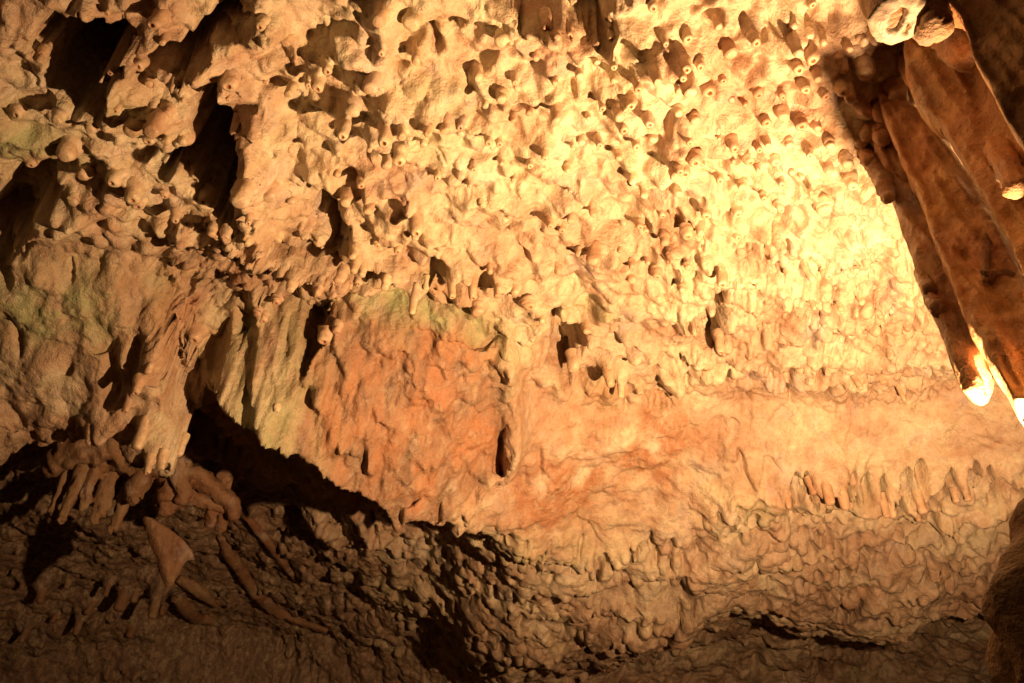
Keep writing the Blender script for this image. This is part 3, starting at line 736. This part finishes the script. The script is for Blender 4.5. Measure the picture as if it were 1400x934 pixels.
# ------------------------------------------------------------------ stalactite nubs as things of their own
def nub_mesh(name, aspect, seed, hollow=True, seg=14, brown=False):  # brown: tan rock darkened to paint in shade
    """unit nub hanging from z=0 to z=-1, radius 1; flared root, rounded end with a small drip hole"""
    r_ = np.random.default_rng(seed)
    a = 1.0 / aspect                                   # rounding length of the end
    prof = [(0.15, 1.12), (0.0, 1.10), (-0.14, 1.06), (-0.28, 1.02), (-0.40, 0.97), (-0.52, 0.92)]
    end = min(0.5, 0.62 * a)
    for t in (0.0, 0.35, 0.65, 0.87, 1.0):
        ang = t * math.pi / 2
        prof.append((-(1 - end) - end * math.sin(ang) * 0.985, 0.90 * (0.42 + 0.58 * math.cos(ang))))
    if hollow:
        prof += [(-1.0 + 0.02, 0.28), (-1.0 + 0.05 + 0.10 * a, 0.20), (-1.0 + 0.05 + 0.2 * a, 0.0)]
    else:
        prof += [(-1.01, 0.2), (-1.015, 0.0)]
    wx, wy = r_.normal(0, 0.10, 2)
    ph = r_.uniform(0, 6.28, 6)
    V, F = [], []
    for k, (z, r) in enumerate(prof[:-1]):
        for q in range(seg):
            th = 2 * math.pi * q / seg
            lum = 1 + 0.07 * math.sin(2 * th + ph[0] + 3 * z) + 0.06 * math.sin(3 * th + ph[1] - 5 * z) + 0.06 * math.sin(z * 9 + ph[2]) * (r > 0.5)
            V.append((r * lum * math.cos(th) + wx * z * z * 1.5, r * lum * math.sin(th) + wy * z * z * 1.5, z))
    V.append((wx * 1.5, wy * 1.5, prof[-1][0]))
    n = len(prof) - 1
    me = bpy.data.meshes.new(name)
    for k in range(n - 1):
        for q in range(seg):
            b = (q + 1) % seg
            F.append((k * seg + q, (k + 1) * seg + q, (k + 1) * seg + b, k * seg + b))
    for q in range(seg):
        F.append(((n - 1) * seg + q, len(V) - 1, (n - 1) * seg + (q + 1) % seg))
    me.from_pydata(V, [], F); me.update()
    nf = len(F); mi = np.zeros(nf, np.int32)
    if hollow: mi[nf - seg * 2:] = 1
    me.polygons.foreach_set("use_smooth", np.ones(nf, bool))
    me.materials.append(M_TAN_SHADED if brown else M_NUB); me.materials.append(M_TAN_SHADED if brown else M_TIP)
    me.polygons.foreach_set("material_index", mi)
    return me
VAR = {}
for ai, asp in enumerate((1.2, 1.6, 2.4, 4.0)):
    VAR[asp] = [nub_mesh("stalactite_nub", asp, 100 + ai * 10 + k, hollow=(k % 5 < 2)) for k in range(5)]
SHADE = {a_: [nub_mesh("stalactite_nub", a_, 400 + k, hollow=False, brown=True) for k in range(4)] for a_ in (2.4, 4.0)}  # darker copies of the nubs, shade put into their colour
LAB = {'left': ("short tan stalactite nub around the black hollows of the dim ceiling", "nubs around the black hollows"),
       'lit': ("short hollow tipped stalactite nub crowding the bright cream ceiling", "nubs on the bright ceiling"),
       'edge': ("small hanging stalactite along the ceiling rim above the brown boss", "nubs on the rim above the boss"),
       'flute': ("slim pale stalactite on the fluted bright slope beside the dark column", "nubs on the fluted slope"),
       'lip': ("stubby cream stalactite in the row along the lip over the dark lower vault", "row of stubs along the lip"),
       'tuft': ("", "stalactites in deep shadow"),
       'boss': ("knobbly orange tan stalactite nub between the tan ledge and the brown boss", "nubs between ledge and boss")}
def size_word(rm):
    return "tiny" if rm < 0.013 else "small" if rm < 0.018 else "medium" if rm < 0.024 else "fat"
def nub_label(zn, px, py, rm, lm, hollow):
    sh = "squat" if lm / rm < 1.9 else "short" if lm / rm < 2.8 else "long"
    w = f"{size_word(rm)} {sh} {'hollow tipped' if hollow else 'blunt'} stalactite"
    if zn == 'lit':
        if px > 1040 and py < 330: where = "on the bright ceiling next to the brown curtains"
        elif 620 < px < 880 and py < 110: where = "at the square shadowed recess in the bright ceiling"
        elif py < 110 and px <= 620: where = "on the cream ceiling between recess and black hollows"
        elif px > 880 and py < 130: where = "on the bright ceiling between recess and broken hollow stalactite"
        elif px <= 620: where = "on the cream ceiling above the brown boss"
        elif px > 880 and py < 240: where = "in the dense crowd on the bright ceiling"
        elif px > 880: where = "on the bright ceiling above the two dark slits"
        elif py < 240: where = "on the cream ceiling beneath the shadowed recess"
        else: where = "on the cream ceiling above the green stained rim"
    elif zn == 'left':
        if py > 235: where = "just above the rough broken ledge"
        elif px > 330: where = "on the pillar of rock beside the tall black hollow"
        elif px > 190: where = "between the two black hollows"
        else: where = "around the round black hollow"
    elif zn == 'edge':
        where = "along the rim above the green edged boss" if px < 720 else "beside the dark pit at the end of the rim" if px < 860 else "above the pale apron beyond the dark pit"
    elif zn == 'flute':
        where = "on the fluted slope beside the two dark slits" if px < 1060 else "on the fluted slope beside the long dark column"
    elif zn == 'lip':
        where = "in the row on the lip, by the green stain" if px < 1215 else "in the row on the lip, toward the dark pillar"
    elif zn == 'tuft':
        where = "in the deep shadow under the triangular fin"
    else:
        where = "at the dark cleft between ledge and boss" if px < 300 else "in the dark pockets above the brown boss"
    return w + " " + where, where
for (i, j, rm, lm, zn) in SITES:
    asp = min(VAR, key=lambda a: abs(a - 0.82 * lm / rm))
    kv = int(rng.integers(5)); me = VAR[asp][kv]
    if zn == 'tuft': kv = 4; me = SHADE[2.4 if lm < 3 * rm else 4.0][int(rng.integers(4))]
    o = bpy.data.objects.new("stalactite", me)
    p = POS[i, j].copy(); root = 0.42 * lm
    o.location = (p[0], p[1], p[2] + root)
    o.scale = (rm * 0.86, rm * 0.86 * rng.uniform(0.85, 1.15), root + 0.40 * lm)
    o.rotation_euler = (rng.normal(0, 0.07), rng.normal(0, 0.07), rng.uniform(0, 6.28))
    lab, where = nub_label(zn, sv.px[i, j], sv.py[i, j], rm, lm, kv % 5 < 2)
    tag(o, lab, "stalactite", LAB[zn][1])
    COL.objects.link(o)

# ------------------------------------------------------------------ free formations: lumpy columns swept along a line
def column(name, pts, mats, seg=28, sub=7, lumps=0.12, flat=1.0, flat_dir=0.0, hollow=False, parent=None, seed=1, rscale=0.06, closed_top=True, metres=False):
    """pts: (picture x, picture y, distance, radius in picture units)"""
    if metres: c = np.array([p[:3] for p in pts], float); rad = np.array([p[3] for p in pts])
    else:
        c = np.array([at(p[0], p[1], p[2]) for p in pts]); rad = np.array([p[3] * p[2] / FPX for p in pts])
    q = catmull(np.hstack([c, rad[:, None]]), sub)
    c, rad = q[:, :3], np.maximum(q[:, 3], 0.002)
    n = len(c)
    tan = np.gradient(c, axis=0); tan /= np.linalg.norm(tan, axis=1, keepdims=True)
    ref = np.array([math.cos(flat_dir), math.sin(flat_dir), 0.0])
    V = []
    ths = np.linspace(0, 2 * math.pi, seg, endpoint=False)
    for k in range(n):
        e1 = ref - tan[k] * (ref @ tan[k]); e1 /= np.linalg.norm(e1)
        e2 = np.cross(tan[k], e1)
        ring = c[k] + rad[k] * (np.cos(ths)[:, None] * e1 + flat * np.sin(ths)[:, None] * e2)
        V.append(ring)
    # rounded end
    last = V[-1]; e = tan[-1] * rad[-1]
    for t, rr in ((0.36, 0.92), (0.62, 0.74), (0.80, 0.48)):
        V.append(c[-1] + (last - c[-1]) * rr + e * t * 0.85)
    tip = c[-1] + e * (0.40 if hollow else 0.74)
    if hollow: V.append(c[-1] + (last - c[-1]) * 0.26 + e * 0.55)
    V = np.vstack(V)
    rows = len(V) // seg
    nrm = V.reshape(rows, seg, 3); ctr = nrm.mean(1, keepdims=True)
    out = nrm - ctr; ln = np.maximum(np.linalg.norm(out, axis=-1, keepdims=True), 1e-6)
    a = np.arctan2(out[..., 1], out[..., 0])
    nz = fbm(nrm[..., 0] / rscale + nrm[..., 2] * 0.6 / rscale, nrm[..., 1] / rscale + nrm[..., 2] * 0.8 / rscale, 4, seed)
    nz2 = fbm(a * 1.6 + seed, nrm[..., 2] / (rscale * 6), 3, seed + 3)
    V = (nrm + out * (lumps * nz + lumps * 0.8 * nz2)[..., None]).reshape(-1, 3)
    F = []
    for k in range(rows - 1):
        for s in range(seg):
            b = (s + 1) % seg
            F.append((k * seg + s, k * seg + b, (k + 1) * seg + b, (k + 1) * seg + s))
    me = bpy.data.meshes.new(name)
    V = list(map(tuple, V)) + [tuple(tip), tuple(c[0])]
    T = [((rows - 1) * seg + s, (rows - 1) * seg + (s + 1) % seg, len(V) - 2) for s in range(seg)]
    T += [((s + 1) % seg, s, len(V) - 1) for s in range(seg)]
    me.from_pydata(V, [], F + T); me.update()
    me.polygons.foreach_set("use_smooth", np.ones(len(me.polygons), bool))
    mats = mats if isinstance(mats, (list, tuple)) else [mats]
    for m in mats: me.materials.append(m)
    if len(mats) > 1:
        mi = np.zeros(len(me.polygons), np.int32)
        mi[len(F) - 2 * seg:len(F) + seg] = 1
        me.polygons.foreach_set("material_index", mi)
    o = bpy.data.objects.new(name, me); COL.objects.link(o); o.parent = parent
    return o

def empty(name, loc):
    o = bpy.data.objects.new(name, None); o.location = loc; COL.objects.link(o)
    return o

def hor(px, py):
    r = ray(px, py); return math.hypot(r[0], r[1])
def colr(name, rho, pts, mats, sink=0.0, **kw):
    '''column whose points stand at a horizontal range rho from the viewer's spot'''
    m = max(len(pts) - 1, 1)
    return column(name, [(p[0], p[1], (rho + sink * (1 - k / m) ** 1.5) / hor(p[0], p[1]), p[2]) for k, p in enumerate(pts)], mats, **kw)

def sheet(name, poly, rho, thick, mats, edge=16, step=3.0, relief=0.012, seed=1, parent=None, rscale=0.10, use_rho=True):
    '''hanging slab of calcite: outline, range, real thickness, rounded rim, lumpy faces'''
    P = np.array(poly, float)
    ring = np.vstack([P, P[:1]])
    # wavy outline
    dense = []
    for k in range(len(P)):
        a, b = P[k], P[(k + 1) % len(P)]
        m = max(2, int(np.hypot(*(b - a)) / 4))
        for t in range(m):
            dense.append(a + (b - a) * t / m)
    dense = np.array(dense)
    dense += np.stack([3.2 * fbm(dense[:, 0] / 22, dense[:, 1] / 22, 3, seed + 1), 3.2 * fbm(dense[:, 0] / 22, dense[:, 1] / 22, 3, seed + 2)], 1)
    for _ in range(2): dense = 0.5 * dense + 0.25 * (np.roll(dense, 1, 0) + np.roll(dense, -1, 0))
    lo, hi = dense.min(0) - step, dense.max(0) + step
    gx, gy = np.meshgrid(np.arange(lo[0], hi[0], step), np.arange(lo[1], hi[1], step))
    ring = np.vstack([dense, dense[:1]])
    d, _, _ = seg_dist(gx, gy, ring)
    ins = inside(gx, gy, dense)
    keep = ins | (d < step * 0.75)
    # pull the outermost lattice points onto the outline
    flat = np.argwhere(keep & (~ins | (d < step * 0.6)))
    for (i, j) in flat:
        k = np.argmin((dense[:, 0] - gx[i, j]) ** 2 + (dense[:, 1] - gy[i, j]) ** 2)
        gx[i, j], gy[i, j] = dense[k]; d[i, j] = 0
    rr = rho(gx, gy) if callable(rho) else np.full(gx.shape, rho)
    dd = FW[None, None] + UP[None, None] * ((467 - gy) / FPX)[..., None]; dd = dd.copy(); dd[..., 0] += (gx - 700) / FPX
    hz = np.hypot(dd[..., 0], dd[..., 1])
    if not use_rho: hz = np.linalg.norm(dd, axis=-1)
    mid_ = EYE + dd * (rr / hz)[..., None]
    e = np.clip(d / edge, 0, 1); pil = np.sqrt(1 - (1 - e) ** 2)
    dirh = dd.copy(); dirh[..., 2] = 0; dirh /= np.linalg.norm(dirh, axis=-1, keepdims=True)
    xx = mid_[..., 0]; zz = mid_[..., 2]
    nz = np.clip(d / (edge * 1.6), 0, 1) ** 2 * relief * (fbm(xx / rscale, zz / (rscale * 2.2), 4, seed) + 0.30 * fbm(xx / (rscale * 0.35), zz / (rscale * 0.6), 3, seed + 9))
    flu_ = np.clip(d / (edge * 0.8), 0, 1) * relief * 1.5 * (0.6 - np.abs(fbm(xx / 0.055 + 0.3 * zz, zz / 0.7, 3, seed + 4)))
    nz = nz + flu_
    front = mid_ - dirh * (pil * (thick / 2 + nz))[..., None]
    back = mid_ + dirh * (pil * (thick / 2 + np.roll(nz, 7, 0)))[..., None]
    idx = -np.ones(gx.shape, int); idx[keep] = np.arange(keep.sum())
    n = keep.sum()
    q = np.stack([idx[:-1, :-1], idx[:-1, 1:], idx[1:, 1:], idx[1:, :-1]], -1).reshape(-1, 4)
    q = q[(q >= 0).all(1)]
    V = np.vstack([front[keep], back[keep]])
    Fq = np.vstack([q[:, ::-1], q + n])
    me = mesh_from(name, V, Fq)
    return link(name, me, mats, parent)

def ramp2(a, b, lo, hi):
    return lambda gx, gy: lo + (hi - lo) * sstep(a, b, gx)
# right hand group -------------------------------------------------
tag(sheet("stalactite_column", [(1150, 120), (1168, 160), (1192, 195), (1215, 262), (1238, 330), (1262, 400), (1290, 470), (1306, 515), (1316, 536), (1330, 541), (1344, 534), (1356, 512), (1352, 480), (1338, 432), (1322, 375),
           (1300, 320), (1276, 260), (1250, 205), (1225, 150), (1190, 100)], lambda gx, gy: 1.86 - 0.11 * sstep(230, 480, gy), 0.11, M_UMBER, edge=9, relief=0.018, seed=5, rscale=0.07),
    "long dark brown stalactite column with a pale glowing end next to the brightest slope", "stalactite column")
tag(colr("stalactite", 1.68, [(1322, 505, 8), (1328, 522, 11), (1331, 532, 11)], [M_UMBER, M_AMBER], sub=6, lumps=0.3, seed=3, rscale=0.03), "pale glowing bulb at the foot of the long dark stalactite column", "stalactite")
tag(sheet("rock_curtain", [(1195, 110), (1225, 120), (1250, 148), (1292, 186), (1345, 270), (1392, 350), (1425, 420), (1450, 500), (1450, 580), (1395, 575), (1350, 500), (1318, 435), (1292, 372), (1266, 300), (1238, 235), (1215, 180)],
          lambda gx, gy: 1.72 - 0.06 * sstep(300, 480, gy), 0.10, M_DRAPE, edge=9, relief=0.024, seed=21, rscale=0.08), "flat mottled brown calcite curtain between the long column and the ridged curtain", "rock curtain")
tag(sheet("rock_curtain", [(1235, 20), (1290, 10), (1350, 60), (1400, 140), (1440, 220), (1490, 300), (1530, 370), (1560, 450), (1540, 560), (1450, 520), (1415, 420), (1386, 345), (1345, 275), (1296, 192), (1252, 150), (1244, 110)],
          lambda gx, gy: 1.52 - 0.10 * sstep(0, 70, gx - np.interp(gy, [20, 62, 120, 192, 265, 340, 430], [1270, 1300, 1328, 1360, 1398, 1440, 1490])), 0.09, M_DRAPE, edge=8, relief=0.020, seed=31, rscale=0.08), "ridged brown calcite curtain with a crisp lit lower edge", "rock curtain")
tag(sheet("rock_curtain", [(1180, -120), (1240, -30), (1262, 20), (1300, 22), (1325, 42), (1346, 108), (1400, 208), (1480, 330), (1560, 420), (1600, -140)],
          1.15, 0.10, M_DRAPE, edge=9, relief=0.020, seed=41, rscale=0.10), "dark smooth calcite curtain in shadow beside the broken hollow stalactite", "rock curtain")
big = empty("hollow_stalactite", at(1228, 25, 1.05 / hor(1228, 25)))
tag(big, "thick broken hollow stalactite showing its pale round end", "stalactite")
def under(o, root):
    o.parent = root; o.matrix_parent_inverse = root.matrix_world.inverted() if False else __import__('mathutils').Matrix.Translation(-root.location)
    return o
under(colr("shaft", 1.05, [(1190, -70, 34), (1208, -25, 31), (1222, 10, 30), (1227, 22, 29)], M_DRAPE, seg=40, sub=8, lumps=0.08, seed=51), big)
def broken_end(px, py, rho, rpx):
    c = at(px, py, rho / hor(px, py)); r = rpx * (rho / hor(px, py)) / FPX
    tl = LAMP_POS - c; tl /= np.linalg.norm(tl)
    nrm = -ray(px, py) * 0.9 + tl * 0.7; nrm /= np.linalg.norm(nrm)
    e1 = np.cross(nrm, [0, 0, 1.0]); e1 /= np.linalg.norm(e1); e2 = np.cross(nrm, e1)
    n = 44; g = np.linspace(-1.08, 1.08, n); a, b = np.meshgrid(g, g)
    rad = np.hypot(a, b); k = np.where(rad > 1e-6, np.maximum(np.abs(a), np.abs(b)) / np.maximum(rad, 1e-6), 1)
    a, b = a * k, b * k; rad = np.hypot(a, b)
    hgt = 0.30 * np.sqrt(np.clip(1.17 - rad * rad, 0, 2)) + 0.035 * fbm(a * 2.2, b * 2.2, 4, 61)
    hgt -= 1.0 * np.exp(-((a * 0.9 - b * 0.45 + 0.05) / 0.36) ** 2 - ((b * 0.9 + a * 0.45 + 0.12 + 0.12 * fbm(a * 3, b * 3, 3, 67)) / 0.16) ** 2)
    hgt -= 0.40 * np.exp(-((a * 0.9 - b * 0.35 - 0.25) / 0.26) ** 2 - ((b * 0.9 + a * 0.35 - 0.38 + 0.1 * fbm(a * 3, b * 3, 3, 68)) / 0.07) ** 2)
    edge = 1 + 0.10 * fbm(np.arctan2(b, a) * 1.3, rad * 0 + 2, 3, 63)
    V = c + (a * edge * r)[..., None] * e1 + (b * edge * r)[..., None] * e2 + (hgt * r)[..., None] * nrm
    kx = np.arange(n * n).reshape(n, n)
    f = np.stack([kx[:-1, :-1], kx[:-1, 1:], kx[1:, 1:], kx[1:, :-1]], -1).reshape(-1, 4)
    return link("broken_end", mesh_from("broken_end", V.reshape(-1, 3), f), M_PALE)
under(broken_end(1228, 25, 1.035, 30), big)
RIGHT = [(1.08, [(1262, -20, 26), (1270, 15, 24), (1276, 38, 20)], "fat rounded stalactite stub right against the broken hollow stalactite", 40),
         (1.30, [(1292, 20, 24), (1308, 55, 22), (1320, 82, 15)], "rounded brown stub in front of the dark eye shaped hole in the curtains", 36),
         (1.55, [(1232, 60, 20), (1244, 90, 12), (1251, 111, 9)], "slim brown stub beside the shadowed slot of the ridged curtain", 30),
         (1.66, [(1196, 70, 22), (1212, 100, 14), (1228, 132, 11)], "long lit brown stub with a pale end pointing down at the curtain edge", 30),
         (1.72, [(1190, 120, 18), (1203, 142, 14), (1211, 153, 13)], "squat ring tipped stub where bright ceiling meets the brown curtains", 30),
         (1.80, [(1170, 150, 16), (1180, 172, 12), (1187, 184, 10)], "small pale stub beside the head of the long dark column", 24),
         (1.76, [(1192, 160, 15), (1202, 178, 11), (1208, 188, 10)], "small tan stub hanging over the head of the long dark column", 24),
         (1.82, [(1174, 180, 12), (1182, 205, 8), (1187, 219, 7)], "thin stub at the dark gap above the long column", 20),
         (1.74, [(1196, 215, 15), (1206, 245, 11), (1214, 268, 9)], "brown stub with pale end low on the head of the long column", 24),
         (1.36, [(1362, 190, 16), (1376, 225, 14), (1390, 256, 13)], "long smooth rib end hanging free from the ridged curtain", 30),
         (1.70, [(1262, 372, 10), (1267, 385, 9), (1271, 395, 9)], "pale stub glowing halfway down the long dark column", 20),
         (1.68, [(1274, 396, 12), (1280, 412, 11), (1284, 422, 11)], "wide pale stub glowing lower on the long dark column", 20),
         (1.60, [(1354, 292, 6), (1349, 330, 5), (1347, 382, 4)], "thin white thread stalactite running down the mottled curtain", 16)]
for k, (rho, pts, lab, sg) in enumerate(RIGHT):
    o = colr("stalactite", rho, pts, [M_DRAPE if k < 8 or k == 9 else M_AMBER, M_NUB if k in (2, 3, 4, 5, 6, 7, 8) else M_DRAPE if k < 10 else M_AMBER], seg=sg, sub=9, lumps=0.22, hollow=(k == 4), seed=70 + k, sink=0.16, rscale=0.04)
    tag(o, lab, "stalactite")
tag(sheet("calcite_shelf", [(1334, 381), (1360, 385), (1385, 380), (1420, 392), (1450, 412), (1410, 408), (1375, 398), (1350, 392)], lambda gx, gy: 1.63 + 0.06 * sstep(1340, 1420, gx), 0.10, M_AMBER, edge=6, relief=0.006, seed=88),
    "small shelf of calcite glowing white next to the hidden floodlight", "calcite shelf")

# forms under the ledge: fin, web, long ribs
sf = Survey(POS)
def z7(lst): return [(p[0] * Zm, 614 + p[1] * Zm) for p in lst]
def onto(px, py, off=0.0):
    i, j = sf(px, py); return sf.d[i, j] - off
RIM = np.mean([onto(a, b) for a, b in ((160, 572), (205, 610), (235, 630))])
for k, (tx, ty, r, kk, zn) in enumerate([n for n in NUBS if n[4] == 'tuft' and n[1] < 745]):
    dx, dy = tx - 700, ty - VPY; n_ = math.hypot(dx, dy); dx, dy = dx / n_, dy / n_
    d0 = RIM + 0.03 + 0.16 * rng.random()
    L_ = r * kk * rng.uniform(0.6, 1.1)
    up_ = max(L_ * 1.4, (ty - 560) / dy)
    r = r * rng.uniform(0.55, 1.15)
    pts = [(tx - dx * up_, ty - dy * up_, d0 + 0.06, r * 2.1), (tx - dx * (L_ + up_) / 2, ty - dy * (L_ + up_) / 2, d0 + 0.03, r * 1.8), (tx - dx * L_, ty - dy * L_, d0 + 0.01, r * 1.45), (tx - dx * L_ * .45, ty - dy * L_ * .45, d0, r * 1.0), (tx - dx * r * .5, ty - dy * r * .5, d0, r * 0.6)]
    o = column("stalactite", [(p[0] + rng.normal(0, 2.0), p[1], p[2], p[3] * rng.uniform(0.75, 1.3)) for p in pts], [M_TAN_SHADED, M_TAN_SHADED], seg=16, sub=8, lumps=0.38, seed=300 + k, rscale=0.03)
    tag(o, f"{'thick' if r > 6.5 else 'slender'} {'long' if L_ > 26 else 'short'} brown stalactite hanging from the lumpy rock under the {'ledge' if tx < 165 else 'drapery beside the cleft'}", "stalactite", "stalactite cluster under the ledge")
tag(column("hanging_rock", [(285, 560, RIM + 0.14, 20), (255, 606, RIM + 0.12, 30), (205, 612, RIM + 0.10, 34), (150, 606, RIM + 0.10, 32), (105, 616, RIM + 0.12, 24), (70, 640, RIM + 0.2, 12)], M_TAN_SHADED, seg=40, sub=12, lumps=0.26, seed=140, rscale=0.07),
    "lumpy brown rock from which the shadowy stalactite cluster hangs", "rock")
def blade(name, poly, off, thick, mats, **kw):
    dc = np.mean([onto(*p) for p in poly]); mx = np.mean(poly, 0)
    lo = RIM
    return sheet(name, poly, lo - off, thick, mats, use_rho=False, **kw)
tag(blade("rock_fin", z7([(562, 268), (605, 278), (680, 320), (745, 372), (785, 440), (735, 452), (715, 500), (690, 545), (655, 555), (640, 500), (622, 440), (585, 350)]), -0.12, 0.07, M_TAN_SHADED, edge=10, relief=0.007, seed=101, step=2.0),
    "flat triangular tan rock fin pointing down in the shadow below the cluster", "rock fin")
web = empty("rock_web", at(262, 660, RIM + 0.1))
tag(web, "branching tan web of rock joining the shadowy cluster to the boss", "rock web")
for k, br in enumerate([[(690, -40), (700, 40), (705, 110), (735, 170), (725, 205)], [(700, 90), (760, 95), (810, 125), (870, 175), (920, 215), (930, 265)], [(740, 180), (800, 205), (850, 225), (900, 240)], [(860, 215), (845, 260), (838, 300)], [(905, 235), (888, 275), (880, 318)], [(790, 110), (775, 160), (800, 205)]]):
    under(column("branch", [(a, b, RIM + 0.06 + 0.02 * k, (12 if k < 2 else 8.5) * w) for (a, b), w in zip(z7(br), np.linspace(1.15, 0.75, len(br)))], M_TAN_SHADED, seg=14, sub=8, lumps=0.3, seed=120 + k, rscale=0.03), web)
def rib(pts, r, lab, seed):
    o = column("rock_rib", [(a, b, onto(a, b, 0.008), r * k) for (a, b), k in zip(z7(pts), np.interp(np.linspace(0, 1, len(pts)), [0, .15, .8, 1], [.7, 1, .9, .4]))], M_TAN_SHADED, seg=16, sub=8, lumps=0.25, seed=seed, rscale=0.04)
    tag(o, lab, "rock rib")
rib([(885, 345), (910, 410), (950, 470), (1000, 545), (1050, 600), (1110, 645), (1200, 685), (1300, 722)], 8, "long thin curved rock rib sweeping away from the tan web", 111)
rib([(710, 515), (760, 545), (810, 580), (860, 625)], 7, "short curved rib under the triangular fin", 112)
rib([(700, 590), (740, 630), (790, 665), (850, 690)], 9, "thick curved rib end beneath the short rib", 113)
rib([(940, 230), (1010, 300), (1090, 400), (1150, 480), (1210, 545)], 6, "narrow straight rock rib beyond the tan web", 114)

# rock pillar low on the right, with the floodlight set on its top
tag(column("rock_pillar", [(1.00, 0.90, -0.1, .56), (0.96, 0.90, 0.6, .45), (0.915, 0.90, 1.2, .39), (0.90, 0.90, 1.65, .37), (0.90, 0.91, 1.97, .31), (0.92, 0.93, 2.12, .19)], M_DARK, seg=96, sub=22, lumps=0.14, seed=91, rscale=0.22, metres=True),
    "dark rough rock pillar rising in shadow under the brown curtains", "rock pillar")

# the floodlight on its stake behind the pillar
def box_mesh(name, sx, sy, sz, bev=0.004):
    import bmesh
    bm = bmesh.new(); bmesh.ops.create_cube(bm, size=1.0)
    bmesh.ops.scale(bm, vec=(sx, sy, sz), verts=bm.verts)
    bmesh.ops.bevel(bm, geom=bm.edges[:], offset=bev, segments=2, affect='EDGES')
    me = bpy.data.meshes.new(name); bm.to_mesh(me); bm.free(); return me
M_METAL = simple_mat("black_metal", (0.03, 0.03, 0.032), 0.45, 0.6)
M_GLASS = simple_mat("lamp_glass", (0.9, 0.8, 0.6), 0.2, 0.0, (1.0, 0.6, 0.25))
fl = empty("floodlight", (LAMP_POS[0], LAMP_POS[1], 0.0))
tag(fl, "small black floodlight on a stake behind the dark rock pillar", "floodlight")
aim = Vector(LAMP_AIM - LAMP_POS).normalized(); rq = aim.to_track_quat('Z', 'Y').to_euler()
lp = Vector((0, 0, LAMP_POS[2]))
hs = link("housing", box_mesh("housing", 0.13, 0.09, 0.05, 0.008), M_METAL, fl); hs.location = lp - aim * 0.062; hs.rotation_euler = rq
gl = link("lens", box_mesh("lens", 0.11, 0.07, 0.006, 0.002), M_GLASS, fl); gl.location = lp - aim * 0.032; gl.rotation_euler = rq
tube = column("stake", [(LAMP_POS[0] - aim.x * .09, LAMP_POS[1] - aim.y * .09, 0.0, .012), (LAMP_POS[0] - aim.x * .09, LAMP_POS[1] - aim.y * .09, 1.1, .012), (LAMP_POS[0] - aim.x * .09, LAMP_POS[1] - aim.y * .09, LAMP_POS[2] - 0.08, .012)], M_METAL, seg=12, sub=3, lumps=0.0, metres=True)
under(tube, fl)

# ------------------------------------------------------------------ the rest of the cave: floor and rough rock round the viewer
def shell(name, fn, nu, nv, mat, kind='structure'):
    uu, vv = np.meshgrid(np.linspace(0, 1, nu), np.linspace(0, 1, nv))
    P = fn(uu, vv).reshape(-1, 3)
    k = np.arange(nu * nv).reshape(nv, nu)
    f = np.stack([k[:-1, :-1], k[:-1, 1:], k[1:, 1:], k[1:, :-1]], -1).reshape(-1, 4)
    return tag(link(name, mesh_from(name, P, f), mat), kind=kind)
def floor_fn(u, v):
    x = (u - 0.5) * 17; y = -6.0 + v * 16.5
    return np.stack([x, y, 0.10 * fbm(x / 1.2, y / 1.2, 4, 201) + 0.04 * np.hypot(x, y - 2) * 0.5], -1)
shell("cave_floor", floor_fn, 120, 120, M_DARK)
def wall_fn(u, v):
    a = u * 2 * math.pi; z = -0.3 + v * 7.2
    r = 1 + 0.07 * fbm(np.cos(a) * 2.5 + 5, np.sin(a) * 2.5 + z, 4, 211)
    taper = np.sqrt(np.clip(1 - (np.clip(z - 1.0, 0, 9) / 6.0) ** 2, 0.02, 1))
    return np.stack([np.cos(a) * 7.0 * r * taper, 2.2 + np.sin(a) * 7.2 * r * taper, z], -1)
shell("cave_outer_wall", wall_fn, 160, 80, M_DARK)
print("verts", NS, NX, NS * NX, "nubs", len(SITES), "swellings", cnt)
